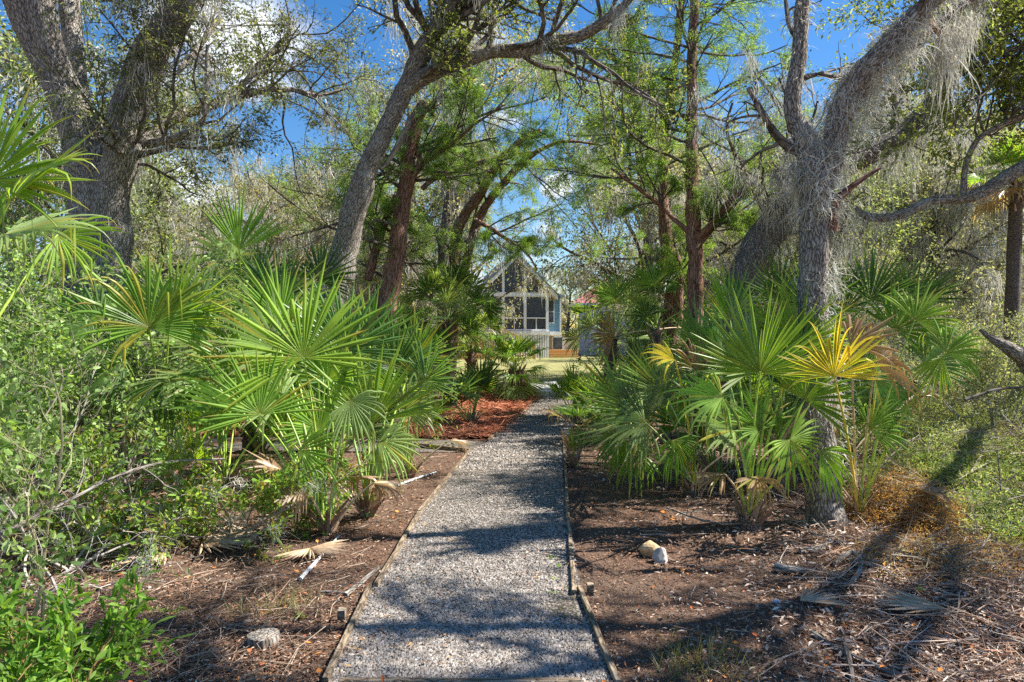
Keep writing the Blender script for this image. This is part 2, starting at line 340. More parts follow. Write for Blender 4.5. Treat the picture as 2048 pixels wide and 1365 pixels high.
# loose stones on the path
def stones(acc, n, y0, y1, size, seed, side=0.):
    r = np.random.default_rng(seed); u = r.random(n); y = 1/(1/y0+(1/y1-1/y0)*u); t = r.uniform(-side, 1+side, n); x = np.interp(y, yy, lx)*(1-t)+np.interp(y, yy, rx)*t
    s = size*r.uniform(.4, 1.4, n)**1.3; bare_ = ((x-.33)/.14)**2+((y-4.0)/.22)**2 < r.uniform(.5, 1.4, n); s = np.where(bare_, s*.02, s); o = np.array([[1, 0, 0], [0, 1, 0], [-1, 0, 0], [0, -1, 0], [0, 0, 1.], [0, 0, -1]])
    V = o[None]*r.uniform(.55, 1.3, (n, 6, 1))+r.normal(size=(n, 6, 3))*.18; V[:, :, 2] *= .6
    an = r.uniform(0, 6.28, n); c, s_ = np.cos(an)[:, None], np.sin(an)[:, None]; V = np.stack([V[..., 0]*c-V[..., 1]*s_, V[..., 0]*s_+V[..., 1]*c, V[..., 2]], -1)*s[:, None, None]
    V += np.stack([x, y, .012+s*.25], -1)[:, None]
    f = np.array([[0, 1, 4], [1, 2, 4], [2, 3, 4], [3, 0, 4], [1, 0, 5], [2, 1, 5], [3, 2, 5], [0, 3, 5]]); T = (f[None]+(np.arange(n)*6)[:, None, None]).reshape(-1, 3)
    C = pick(r, n, [(.20, .175, .15), (.25, .22, .19), (.30, .265, .23), (.33, .30, .265), (.39, .355, .315), (.28, .22, .17)], .1)
    acc.add(V.reshape(-1, 3), None, T, np.repeat(C, 6, 0))
a = Acc(); stones(a, 50000, 3.1, 8, .0085, 1); stones(a, 12000, 8, 17.5, .016, 2); a.obj('gravel_stones', M_STONE, kind='stuff', label='loose pale grey and brown gravel covering the path', category='gravel')
# lawn and slab
m, nt, p = mat('lawn', .95, .1); g = geo_pos(nt)
nt.links.new(ramp(nt, noise(nt, g, 2.5, 8, .7), [(.3, (.14, .15, .05)), (.5, (.26, .25, .10)), (.7, (.38, .33, .17))]), p.inputs['Base Color']); bump(nt, p, noise(nt, g, 30, 4), .5, .03); M_LAWN = m
a = Acc(); a.add([[-14, 19, .07], [9, 19, .07], [14, 47, .07], [-25, 47, .07]], [[0, 1, 2, 3]]); a.obj('lawn', M_LAWN, kind='structure')

# planks: tapered boards along an edge
def box8(x0, x1, y0, y1, z0, z1):
    V = np.array([[x, y, z] for z in (z0, z1) for y in (y0, y1) for x in (x0, x1)], float)
    Q = np.array([[0, 2, 3, 1], [4, 5, 7, 6], [0, 1, 5, 4], [2, 6, 7, 3], [0, 4, 6, 2], [1, 3, 7, 5]]); return V, Q
def plank(acc, p0, p1, th, h, z0=0, seed=0, col=(.5, .5, .5), n=10):
    r = np.random.default_rng(seed); p0, p1 = np.asarray(p0, float), np.asarray(p1, float); d = nrm(p1-p0); s = np.array([-d[1], d[0], 0]); L = np.linalg.norm(p1-p0)
    t = np.linspace(0, 1, n); c = p0[None]+(p1-p0)[None]*t[:, None]; wob = r.normal(size=n).cumsum()*.0015; c = c+s[None]*wob[:, None]
    b = .004; ring = [(-th/2, 0), (-th/2, h-b), (-th/2+b, h), (th/2-b, h), (th/2, h-b), (th/2, 0)]
    V = np.stack([c+s[None]*q[0]+np.array([0, 0, z0+q[1]])[None] for q in ring], 1); B = np.stack([np.broadcast_to([q[0], q[1]], (n, 2)) for q in ring], 1); B = np.concatenate([B, np.repeat((t*L)[:, None, None], 6, 1)], -1)+r.uniform(-3, 3)
    i = np.arange(n-1)[:, None]*6; j = np.arange(6)[None]; jn = (j+1) % 6; Q = np.stack([i+j, i+jn, i+6+jn, i+6+j], -1).reshape(-1, 4)
    e = (n-1)*6; Q = np.vstack([Q, [[0, 1, 2, 3], [0, 3, 4, 5], [e+3, e+2, e+1, e], [e+5, e+4, e+3, e]]]); acc.add(V.reshape(-1, 3), Q, None, col, B.reshape(-1, 3))
M_BOARD = bark('edging_timber', (.20, .14, .09), (.36, .28, .19), (.50, .41, .30), (.42, .40, .34), 34, .04, .7, .004, .6)
def edge_board(pA, pB, label, seed, th=.03, h=.055):
    a = Acc(); plank(a, pA, pB, th, h, -.01, seed); a.obj('edging_board', M_BOARD, org=(pA+pB)/2, label=label, category='board', group='timber boards edging the gravel path')
Lp = [G(*q) for q in ((650, 1375), (742, 1180), (765, 1140), (838, 1032), (893, 955), (938, 906))]
edge_board(Lp[0], Lp[1]+A3(0, -.03, 0), 'weathered edging board left of the path at the very front', 1)
edge_board(Lp[1]+A3(.03, 0, 0), Lp[3], 'thin edging board left of the path beside the big palmetto', 2)
edge_board(Lp[3]+A3(0, .03, 0), Lp[5], 'thin edging board running up to the side path corner', 3)
Rp = [G(*q) for q in ((1236, 1380), (1158, 1185), (1137, 1050), (1121, 945), (1128, 885))]
edge_board(Rp[0], Rp[1], 'weathered edging board right of the path at the very front', 4)
edge_board(Rp[1]+A3(-.04, -.08, 0), Rp[2], 'split edging board on the right, second from the front', 5)
edge_board(Rp[2]+A3(0, .03, 0), Rp[4], 'thin edging board right of the path beside the small palm sprout', 6)
edge_board(G(680, 1369), G(1160, 1369), 'edging board laid across the path at its front end', 7, .035, .035)
edge_board(G(775, 890)+A3(0, 0, .02), G(940, 906), 'dark edging board along the near side of the side path', 8, .035, .07)
edge_board(G(975, 884), G(1050, 822), 'low edging strip between pine straw bed and path', 9, .03, .05)
# stakes
for k, q in enumerate(((700, 1243), (1166, 1190))):
    b = G(*q); s = -1 if k == 0 else 1; b = b+A3(.045*s, 0, 0); a = Acc(); plank(a, b+A3(-.02, 0, 0), b+A3(.02, 0, 0), .045, .09, -.02, 20+k, n=3)
    a.obj('edging_stake', M_BOARD, org=b, label='short wooden stake against the %s edging board' % ('left' if k == 0 else 'right'), category='stake', group='stakes holding the edging boards')
m, nt, p = mat('concrete_slab', .9, .2); g = geo_pos(nt)
nt.links.new(ramp(nt, noise(nt, g, 9, 7, .6), [(.3, (.42, .40, .37)), (.6, (.62, .60, .56))]), p.inputs['Base Color']); bump(nt, p, noise(nt, g, 60, 4), .3, .01)
a = Acc(); t = np.array([[.66, 17.5], [1.42, 17.62], [1.36, 21.6], [.50, 21.2]]); V = np.vstack([np.c_[t, np.full(4, .0)], np.c_[t, np.full(4, .14)]])
a.add(V, [[0, 3, 2, 1], [4, 5, 6, 7], [0, 1, 5, 4], [1, 2, 6, 5], [2, 3, 7, 6], [3, 0, 4, 7]]); a.obj('stepping_slab', m, org=(1, 19, 0), label='pale concrete slab at the far end of the gravel path', category='slab')

# ---------------------------------------------------------------- litter
def scatter(r, n, y0, y1, wfac=.82):
    u = r.random(n); y = 1/(1/y0+(1/y1-1/y0)*u); x = r.uniform(-1, 1, n)*y*wfac; return x, y
def off_path(x, y, mrg=.04):
    l = np.interp(y, yy, lx); r = np.interp(y, yy, rx); inside = (x > l-mrg) & (x < r+mrg) & (y > 3.12) & (y < 17.5)
    side = (y > 9.3) & (y < 10.4) & (x < -.5); return ~(inside | side)
def litter(acc, n, y0, y1, L, Wd, cols, seed, lift=.012, keep=None):
    r = np.random.default_rng(seed); x, y = scatter(r, n, y0, y1); ok = off_path(x, y)
    if keep is not None: ok &= keep(x, y, r)
    x, y = x[ok], y[ok]; n = len(x); sc_ = np.clip(y/6, .8, 2.2)
    an = r.uniform(0, 6.28, n); d = np.stack([np.cos(an), np.sin(an), r.normal(size=n)*.22], -1)
    nn = nrm(np.stack([r.normal(size=n)*.35, r.normal(size=n)*.35, np.ones(n)], -1)); z = hgt(x, y)+lift*r.uniform(.3, 1.6, n)
    leaves(acc, np.stack([x, y, z], -1), d, nn, L*r.uniform(.5, 1.3, n)*sc_, Wd*r.uniform(.6, 1.3, n)*sc_, pick(r, n, cols, .2), .35, 0.05)
a = Acc()
BR = [(.22, .125, .075), (.33, .2, .13), (.14, .08, .05), (.42, .29, .2), (.5, .4, .31), (.6, .51, .41), (.28, .13, .07), (.09, .055, .04), (.13, .085, .06)]
litter(a, 62000, 2.6, 14, .04, .012, BR[:4]+BR[6:]+BR[:1], 11, .01, lambda x, y, r: r.random(len(x)) < np.where((x > .5) & (x < 1.5) & (y < 4.6), .3, 1))
litter(a, 26000, 2.6, 14, .035, .01, BR+[(.5, .2, .06)], 13, .02)
litter(a, 34000, 2.6, 12, .065, .02, [(.5, .4, .32), (.62, .52, .43), (.42, .30, .22), (.3, .2, .14)], 12, .02, lambda x, y, r: (x > .9) & (r.random(len(x)) < np.clip((x-1.2)*.8, .1, 1)))
litter(a, 420, 2.6, 11, .05, .026, [(.62, .22, .05), (.70, .32, .08), (.55, .14, .05)], 14, .03)
rp = np.random.default_rng(77); u = rp.random(420); y = 1/(1/3.2+(1/14-1/3.2)*u); t = rp.beta(.6, .6, 420); x = np.interp(y, yy, lx)*(1-t)+np.interp(y, yy, rx)*t; n = 420; an = rp.uniform(0, 6.28, n)
leaves(a, np.stack([x, y, np.full(n, .03)], -1), np.stack([np.cos(an), np.sin(an), rp.normal(size=n)*.2], -1), nrm(np.stack([rp.normal(size=n)*.4, rp.normal(size=n)*.4, np.ones(n)], -1)), .035*rp.uniform(.5, 1.4, n), .012, pick(rp, n, BR[:5]+[(.55, .3, .08)], .2), .3, .05)
a.obj('leaf_litter', M_DRY, kind='stuff', label='brown and tan fallen leaves over the ground', category='leaf litter')
def straw(acc, n, seed, cols, L, wd, region, lift=.02):
    r = np.random.default_rng(seed); x, y = region(r, n); n = len(x); an = r.uniform(0, 6.28, n)
    d = np.stack([np.cos(an), np.sin(an), r.normal(size=n)*.15], -1); l = (L*r.uniform(.4, 1.2, n))[:, None]
    p = np.stack([x, y, hgt(x, y)+lift*r.uniform(.4, 1.8, n)], -1); bend = nrm(np.cross(d, [0, 0, 1.]))*l*r.normal(size=(n, 1))*.15
    P = np.stack([p, p+d*l*.5+bend, p+d*l], 1); P[:, :, 2] = np.maximum(P[:, :, 2], hgt(P[:, :, 0], P[:, :, 1])+.006)
    tubes(acc, P, np.full((n, 3), 1.)*(wd*r.uniform(.6, 1.4, n))[:, None]*np.clip(y/5, 1, 3)[:, None], 3, col=pick(r, n, cols, .2), seed=seed)
def reg_near(cond):
    def f(r, n):
        x, y = scatter(r, n, 2.6, 11); ok = off_path(x, y) & cond(x, y, r); return x[ok], y[ok]
    return f
a = Acc()
straw(a, 5000, 21, [(.34, .24, .17), (.24, .15, .10), (.42, .33, .25), (.16, .1, .07)], .28, .0022, reg_near(lambda x, y, r: (x < -1.0)))
straw(a, 12000, 22, [(.44, .32, .23), (.34, .18, .11), (.55, .46, .37), (.2, .12, .08)], .38, .0024, reg_near(lambda x, y, r: (x > 1.0) & (r.random(len(x)) < np.clip((x-1.6)*.9, .05, 1))), .03)
a.obj('straw_litter', M_DRY, kind='stuff', label='thin dry stalks and twigs strewn over the ground', category='straw')
def reg_pine(r, n):
    y = r.uniform(10.4, 19, n); x = r.uniform(-6, 1.2, n); e = np.interp(y, yy, lx); e0 = -1.0-(y-10.4)*0; ok = (x < e-.03) & (y > 10.35-.075*(x+.37)); return x[ok], y[ok]
a = Acc(); straw(a, 42000, 23, [(.42, .15, .08), (.52, .21, .11), (.30, .10, .055), (.58, .30, .18)], .26, .0016, reg_pine, .05)
a.obj('pine_straw', M_DRY, kind='stuff', label='reddish pine straw mulch bed beside the upper path', category='pine straw')
m, nt, p = mat('pine_straw_bed', .95, .1); nt.links.new(ramp(nt, noise(nt, geo_pos(nt), 40, 7, .7), [(.3, (.12, .04, .022)), (.6, (.38, .15, .08))]), p.inputs['Base Color'])
a = Acc(); yb = np.linspace(10.45, 18.5, 30); ex = np.interp(yb, yy, lx)-.03; V = np.vstack([np.c_[ex, yb, np.full(30, .05)], np.c_[np.full(30, -7.), yb+.4, np.full(30, .05)]]); i = np.arange(29); a.add(V, np.stack([i+30, i, i+1, i+31], -1)); a.obj('mulch_ground', m, kind='structure')

# ---------------------------------------------------------------- palm fronds
GREEN = dict(a=(.17, .32, .05), b=(.26, .42, .07), tip=(.38, .30, .10), yel=.08)
DARK = dict(a=(.09, .18, .045), b=(.15, .27, .07), tip=(.25, .22, .1), yel=.05)
BLUE = dict(a=(.15, .29, .08), b=(.22, .38, .12), tip=(.3, .3, .15), yel=.03)
PALE = dict(a=(.24, .35, .12), b=(.36, .47, .2), tip=(.35, .3, .2), yel=.1)
LIME = dict(a=(.24, .40, .05), b=(.36, .50, .08), tip=(.45, .35, .08), yel=.08)
YELL = dict(a=(.5, .54, .06), b=(.74, .58, .08), tip=(.55, .40, .24), yel=.6)
BROWN = dict(a=(.36, .24, .14), b=(.50, .38, .26), tip=(.45, .34, .25), yel=.2)
def blade(acc, rng, hub, axis, normal, R, nseg=40, spread=250, split=.47, droop=.35, cup=.12, tone=GREEN, dvar=.5, asym=0, wfac=1.0):
    nseg = max(12, int(nseg*.86)) if nseg > 16 else nseg
    spread = spread if spread < 175 else 175+(spread-175)*.55
    axis = nrm(np.asarray(axis, float)); normal = np.asarray(normal, float); normal = nrm(normal-axis*np.dot(normal, axis)); b = np.cross(normal, axis)
    th = np.radians(np.linspace(-spread/2, spread/2, nseg)+asym)+rng.normal(size=nseg)*.035
    ct, st = np.cos(th)[:, None], np.sin(th)[:, None]
    cp = cup*(np.abs(th)/np.pi)[:, None]*2
    d0 = nrm(ct*axis+st*b+normal*cp); side = nrm(-st*axis+ct*b)
    R = R*.93; L = R*(.62+.38*np.cos(th*.55))*rng.uniform(.74, 1.1, nseg)
    L = L*np.where(rng.random(nseg) < .05, rng.uniform(.45, .7, nseg), 1)
    ts = np.array([.02, .15, .3, .45, .58, .7, .8, .88, .95, 1.0]); K = len(ts); hw = np.tan(np.radians(spread/nseg/2))
    dr = np.clip(droop*(1+rng.normal(size=nseg)*dvar), 0, 1.6)
    brk = (rng.random(nseg) < .22*min(1, droop*3))            # a few folded segments
    P = np.zeros((nseg, K, 3)); P[:, 0] = hub+d0*(L*ts[0])[:, None]; D = d0.copy(); Ds = [d0]
    for k in range(1, K):
        s = max(0, (ts[k]-split*.8)/(1-split*.8)); kk = (dr*s**1.3*.75)[:, None]+brk[:, None]*(s > .45)*.9
        D = nrm(d0*(1-np.clip(kk, 0, .97))+np.array([0, 0, -1.])*kk); P[:, k] = P[:, k-1]+D*(L*(ts[k]-ts[k-1]))[:, None]; Ds.append(D)
    Ds = np.stack(Ds, 1)
    r = L[:, None]*ts[None]; wj = (L.mean()*split*hw)*wfac*.92; s = np.clip((ts-split)/(1-split), 0, 1)
    w = np.where(ts[None] <= split, r*hw*1.02, wj*(1.12-s[None]**1.7*1.09)); w = np.maximum(w, .0012)[..., None]
    sd = np.repeat(side[:, None], K, 1); nn = nrm(np.cross(sd, Ds)); sg = np.sign((nn*normal).sum(-1, keepdims=True)); sg[sg == 0] = 1; nn = nn*sg
    mid = P+nn*w*.8; lf = P-sd*w-nn*w*.2; rt = P+sd*w-nn*w*.2
    V = np.stack([lf, mid, rt], 2)
    base = np.array(tone['a']); bb = np.array(tone['b']); c = base+(bb-base)*rng.random((nseg, 1)); yel = (rng.random((nseg, 1)) < tone['yel']*.5)*rng.uniform(.3, 1, (nseg, 1)); c = c*(1-yel)+np.array((.42, .38, .07))*yel*1.0+0*c
    tp = np.clip((ts-rng.uniform(.66, .98, (nseg, 1)))/.12, 0, 1)[..., None]*rng.uniform(.2, 1, (nseg, 1, 1))
    C = c[:, None]*(1-tp)+np.array(tone['tip'])*tp; inner = np.clip(1-ts/.12, 0, 1)[None, :, None]*.6; C = C*(1-inner)+np.array((.35, .33, .08))*inner
    C = np.repeat(C[:, :, None], 3, 2)
    i = np.arange(K-1)[:, None]*3; j = np.arange(2)[None]; q = np.stack([i+j, i+j+1, i+3+j+1, i+3+j], -1).reshape(-1, 4); Q = (q[None]+(np.arange(nseg)*K*3)[:, None, None]).reshape(-1, 4)
    acc.add(V.reshape(-1, 3), Q, None, C.reshape(-1, 3))
def frond(parent, rng, base, hub, R, normal=None, axis=None, tone=GREEN, petw=.011, arch=.12, **kw):
    base, hub = np.asarray(base, float), np.asarray(hub, float); d = hub-base; L = np.linalg.norm(d); up = np.array([0, 0, 1.])
    mid = base+d*.5+up*L*arch*.6+nrm(np.array([d[0], d[1], 0])+1e-6)*(-L*arch*.5)
    t = np.linspace(0, 1, 10)[:, None]; P = (1-t)**2*base+2*t*(1-t)*mid+t**2*hub; end = nrm(hub-mid)
    if axis is None: axis = end
    if normal is None:
        h = nrm(np.array([end[0], end[1], 0])+1e-6); normal = nrm(up*1.0-h*.3*end[2])
        normal = nrm(normal-end*np.dot(normal, end)+rng.normal(size=3)*.15)
    a = Acc(); blade(a, rng, hub, axis, normal, R, tone=tone, **kw); o = a.obj('frond', M_PALM, parent)
    a = Acc(); pc = np.array(tone['b'])*1.1+np.array([.04, .03, .0]); rad = np.linspace(petw*1.35, petw*.55, 10)*np.ones(10)
    tubes(a, P, rad, 6, ref=(0.1, 1, .05), col=pc); s = a.obj('petiole', M_STEM, o, smooth=True)
    return o
def boots(parent, rng, base, h, r, n, cols=((.32, .20, .13), (.42, .30, .22), (.22, .14, .1))):
    a = Acc(); n_ = n; an = rng.uniform(0, 6.28, n_); zz = rng.uniform(.0, h, n_); out = np.stack([np.cos(an), np.sin(an), np.zeros(n_)], -1)
    p = base+out*(r*.55)+np.array([0, 0, 1])*zz[:, None]; L = rng.uniform(.12, .28, n_)*(.6+r*3); d = nrm(out*rng.uniform(.35, .9, (n_, 1))+np.array([0, 0, 1.]))
    w = .02+.05*r
    P = np.stack([p, p+d*(L*.5)[:, None], p+d*L[:, None]+out*.02], 1); Rr = np.stack([np.full(n_, w), np.full(n_, w*.6), np.full(n_, w*.3)], 1)
    tubes(a, P, Rr, 5, col=pick(rng, n_, cols, .15), cap=True, seed=3); a.obj('leaf_bases', M_DRY, parent)
def palmetto(name, base, label, seed, n=9, H=.5, R=.5, pet=.7, tone=GREEN, group='palmettos in the undergrowth', el=(15, 85), trunk=0, tr=.09, droop=.35, az0=None, nseg=34, dead=0, tones=None, cat='palmetto', spread=200, bootn=14, cup=.3, facing=None):
    n = int(n*1.15)
    rng = np.random.default_rng(seed); base = np.asarray(base, float); t = thing(name, base, label, cat, group); top = base+np.array([0, 0, trunk])
    if trunk > 0:
        a = Acc(); K = 14; P = base+np.stack([.05*np.sin(np.linspace(0, 2, K)+seed), .04*np.cos(np.linspace(0, 2, K)), np.linspace(-.05, trunk, K)], -1); P[:, :2] -= P[0, :2]-base[:2]; tubes(a, P, np.linspace(tr*1.1, tr*.9, K), 14, ref=(0, 1, 0), lump=.08, seed=seed); a.obj('trunk', M_PALMT, t, smooth=True); top = P[-1]
    boots(t, rng, base if trunk < .8 else top-A3(0, 0, .55), max(trunk, .12) if trunk < .8 else .6, max(tr, .05), bootn)
    for k in range(n):
        az = (k*137.5+rng.uniform(-25, 25))*math.pi/180 if az0 is None else math.radians(az0[0]+(az0[1]-az0[0])*(k+.5)/n+rng.uniform(-12, 12))
        f = k/max(1, n-1); e = math.radians(el[1]+(el[0]-el[1])*f+rng.uniform(-8, 8)); d = np.array([math.cos(az)*math.cos(e), math.sin(az)*math.cos(e), math.sin(e)])
        hub = top+A3(0, 0, H*.05)+d*pet*rng.uniform(.8, 1.15); tn = tone if tones is None else tones[rng.integers(0, len(tones))]
        if k >= n-dead: tn = BROWN
        nrmv = None
        if facing is not None and rng.random() < .6: nrmv = nrm(np.asarray(facing, float)+rng.normal(size=3)*.35)
        frond(t, rng, top+rng.normal(size=3)*.02, hub, R*rng.uniform(.85, 1.12), tone=tn, droop=droop*(1.8 if k >= n-dead else 1), nseg=nseg, spread=spread+rng.uniform(-50, 45), cup=cup*rng.uniform(.2, 1.6), normal=nrmv, axis=None if nrmv is None else nrm(d*A3(.8, .3, .7)+A3(0, 0, .35)+rng.normal(size=3)*.15))
    return t
CAMV = np.array([0, -1., .1])
GP = 'palmettos in the undergrowth'
def hero(name, base, label, seed, fronds, nb=14, tr=.07, trunk=0, cat='palmetto'):
    rng = np.random.default_rng(seed); t = thing(name, base, label, cat, GP); base = np.asarray(base, float); top = base+A3(0, 0, trunk)
    if trunk > 0:
        a = Acc(); K = 10; P = base+np.stack([np.zeros(K), np.zeros(K), np.linspace(-.05, trunk, K)], -1); tubes(a, P, np.linspace(tr*1.2, tr, K), 14, ref=(0, 1, 0), lump=.08, seed=seed); a.obj('trunk', M_PALMT, t, smooth=True)
    boots(t, rng, base, max(.1, trunk), tr, nb)
    for f in fronds:
        px, py, Y, R = f[:4]; kw = dict(f[4]) if len(f) > 4 else {}
        hub = W(px, py, Y)
        if 'ax' in kw: q = kw.pop('ax'); kw['axis'] = A3(q[0], q[2] if len(q) > 2 else 0, q[1])
        if 'no' in kw: kw['normal'] = nrm(A3(*kw.pop('no')))+A3(.2, -.06, .15)
        frond(t, rng, top+rng.normal(size=3)*.025, hub, R, **kw)
    if len(fronds) > 4:
        for k in range(3):
            an = rng.uniform(0, 6.28); o = A3(math.cos(an), math.sin(an)*.7, 0); frond(t, rng, top, top+o*rng.uniform(.25, .5)+A3(0, 0, rng.uniform(.25, .45)), rng.uniform(.32, .45), tone=BROWN, axis=o+A3(0, 0, -.2), normal=o*.3+A3(0, 0, 1), spread=rng.uniform(70, 150), nseg=rng.integers(10, 20), droop=.95, dvar=.7)
    return t
# left hero palmetto beside the path
hero('palmetto', G(655, 1068), 'large bright green palmetto left of the path with one fan facing forward', 101, [
    (607, 716, 5.1, .84, dict(ax=(-.25, 1, .1), no=(.15, -1, .35), spread=275, nseg=44, droop=.14, tone=LIME, cup=.12)),
    (480, 820, 5.2, .7, dict(ax=(-.8, .45), no=(.2, -.6, .8), spread=230, nseg=40, droop=.3, tone=GREEN)),
    (560, 700, 5.8, .85, dict(ax=(-.8, .9), no=(.3, -.5, .7), spread=200, nseg=42, droop=.15, tone=PALE)),
    (520, 830, 4.9, .55, dict(ax=(-.2, 1), no=(.3, -1, .2), spread=200, nseg=34, droop=.1, tone=GREEN)),
    (655, 760, 5.5, .55, dict(ax=(.3, 1), no=(-.5, -1, .3), spread=220, nseg=36, droop=.25, tone=GREEN)),
    (645, 700, 6.1, .60, dict(ax=(.2, 1), no=(-.3, -1, .3), spread=250, nseg=38, droop=.1, tone=BLUE)),
    (600, 900, 5.2, .45, dict(ax=(.6, -.3), no=(-.2, -1, .5), spread=190, nseg=30, droop=.7, tone=GREEN)),
    (560, 640, 6.2, .7, dict(ax=(-.35, 1), no=(.2, -.9, .5), spread=190, nseg=38, droop=.12, tone=GREEN)), (440, 690, 6.0, .7, dict(ax=(-.9, .8), no=(.3, -.6, .8), spread=180, nseg=36, droop=.2, tone=PALE)),
    (560, 800, 5.5, .6, dict(ax=(-.7, .2), no=(.2, -.7, .8), spread=200, nseg=36, droop=.5, tone=PALE)), (700, 800, 5.0, .45, dict(ax=(.2, -.3), no=(-.2, -1, .4), spread=170, nseg=26, droop=.9, tone=PALE)),
    (500, 750, 5.9, .65, dict(ax=(-.3, 1), no=(.3, -1, .4), spread=190, nseg=36, droop=.15, tone=GREEN)),
    (420, 760, 5.6, .6, dict(ax=(-1, .35), no=(.3, -.4, 1), spread=190, nseg=36, droop=.5, tone=PALE)),
], 24, .08)
hero('palmetto', G(735, 1035), 'upright palmetto with a narrow green fan nearest the left path edge', 102, [
    (745, 845, 5.5, .78, dict(ax=(.05, 1), no=(-.1, -1, .15), spread=150, nseg=32, droop=.03, tone=LIME, cup=.3)),
    (690, 700, 6.0, .75, dict(ax=(.1, 1), no=(.1, -1, .3), spread=280, nseg=42, droop=.08, tone=BLUE)),
    (640, 860, 5.7, .55, dict(ax=(-.3, 1), no=(.3, -1, .3), spread=210, nseg=34, droop=.2, tone=GREEN)),
    (810, 820, 5.9, .5, dict(ax=(.35, .6), no=(-.2, -1, .6), spread=230, nseg=34, droop=.75, tone=PALE)),
    (850, 760, 6.3, .45, dict(ax=(.2, 1), no=(-.3, -1, .3), spread=250, nseg=36, droop=.25, tone=BLUE)),
    (740, 690, 6.7, .7, dict(ax=(0, 1), no=(.2, -1, .2), spread=170, nseg=34, droop=.06, tone=GREEN, cup=.4)), (670, 760, 6.3, .7, dict(ax=(-.15, 1), no=(.3, -1, .2), spread=180, nseg=34, droop=.08, tone=BLUE, cup=.3)),
    (760, 880, 5.9, .5, dict(ax=(.3, -.2), no=(-.1, -1, .5), spread=180, nseg=28, droop=.9, tone=PALE)), (830, 720, 7.0, .6, dict(ax=(.3, 1), no=(-.3, -1, .3), spread=180, nseg=34, droop=.1, tone=GREEN)),
    (790, 740, 6.6, .6, dict(ax=(.25, 1), no=(.3, -1, .2), spread=230, nseg=36, droop=.15, tone=DARK)),
], 20, .07)
hero('palmetto', G(818, 955), 'small palmetto close to the left path edge below the side path', 103, [
    (820, 800, 7.4, .45, dict(ax=(0, 1), spread=200, droop=.15, tone=BLUE)), (790, 790, 7.2, .5, dict(ax=(-.3, 1), spread=190, droop=.3, tone=GREEN)),
    (850, 840, 7.3, .42, dict(ax=(.5, .8), no=(-.3, -.8, .6), spread=190, droop=.7, tone=GREEN)), (800, 860, 7.0, .4, dict(ax=(-.2, -.4), no=(0, -1, .4), spread=170, droop=.9, tone=PALE)),
    (760, 800, 7.6, .5, dict(ax=(-.5, .8), spread=200, droop=.4, tone=DARK))], 16, .06)
hero('palmetto', G(330, 985), 'palmetto among left shrubs with yellowing drooping leaf segments', 104, [
    (298, 655, 4.9, .68, dict(ax=(-.1, 1, -.2), no=(.25, -1, .4), spread=300, nseg=44, droop=.42, dvar=.9, tone=dict(GREEN, yel=.7))),
    (340, 640, 5.1, .66, dict(ax=(.3, 1), no=(-.2, -1, .3), spread=220, nseg=40, droop=.15, tone=LIME)),
    (250, 720, 5.5, .6, dict(ax=(-.6, -.2), no=(.1, -1, .6), spread=210, nseg=40, droop=.8, tone=DARK)),
    (330, 760, 5.4, .55, dict(ax=(.2, -.6), no=(0, -1, .5), spread=200, nseg=36, droop=.9, tone=DARK)),
    (200, 640, 5.8, .6, dict(ax=(-.6, .5), no=(.2, -1, .5), spread=220, nseg=36, droop=.6, tone=DARK)),
    (390, 640, 6.0, .65, dict(ax=(.5, .7), no=(-.1, -.8, .7), spread=220, nseg=36, droop=.35, tone=PALE)),
], 14, .08, .3)
hero('palmetto', A3(-3.3, 3.7, 0), 'palmetto at the left picture edge with pale arching fans overhead', 105, [
    (20, 400, 3.6, .62, dict(ax=(.8, .5, -.2), no=(-.2, -.5, .9), spread=230, nseg=40, droop=.45, dvar=.9, tone=LIME)),
    (10, 470, 3.8, .60, dict(ax=(.9, .15), no=(-.1, -.4, 1), spread=220, nseg=38, droop=.5, tone=PALE)),
    (-20, 360, 3.7, .6, dict(ax=(.3, .9), no=(.2, -.8, .5), spread=220, nseg=38, droop=.5, tone=LIME)),
    (115, 470, 4.4, .5, dict(ax=(.35, -.2), no=(.2, -1, .5), spread=150, nseg=26, droop=.75, tone=LIME)),
], 10, .08, .6)
hero('palmetto', G(500, 905), 'tall palmetto behind the left thicket with an upright folded fan', 106, [
    (478, 500, 7.4, .75, dict(ax=(.15, 1), no=(.5, -1, .1), spread=110, nseg=28, droop=.05, tone=GREEN, cup=.4)),
    (460, 520, 7.5, .6, dict(ax=(-.6, .8), no=(.3, -.6, .8), spread=200, nseg=34, droop=.6, tone=PALE)),
    (560, 600, 7.4, .75, dict(ax=(.1, 1), no=(-.3, -1, .3), spread=230, nseg=38, droop=.15, tone=DARK)),
    (520, 560, 7.8, .6, dict(ax=(-.1, 1), no=(.2, -1, .3), spread=240, nseg=38, droop=.15, tone=BLUE)),
    (640, 560, 7.9, .6, dict(ax=(.4, .9), no=(-.2, -1, .4), spread=230, nseg=38, droop=.15, tone=DARK)),
    (420, 640, 7.3, .65, dict(ax=(-.4, .8), no=(.2, -1, .4), spread=220, nseg=36, droop=.3, tone=GREEN)),
], 12, .09, .4)
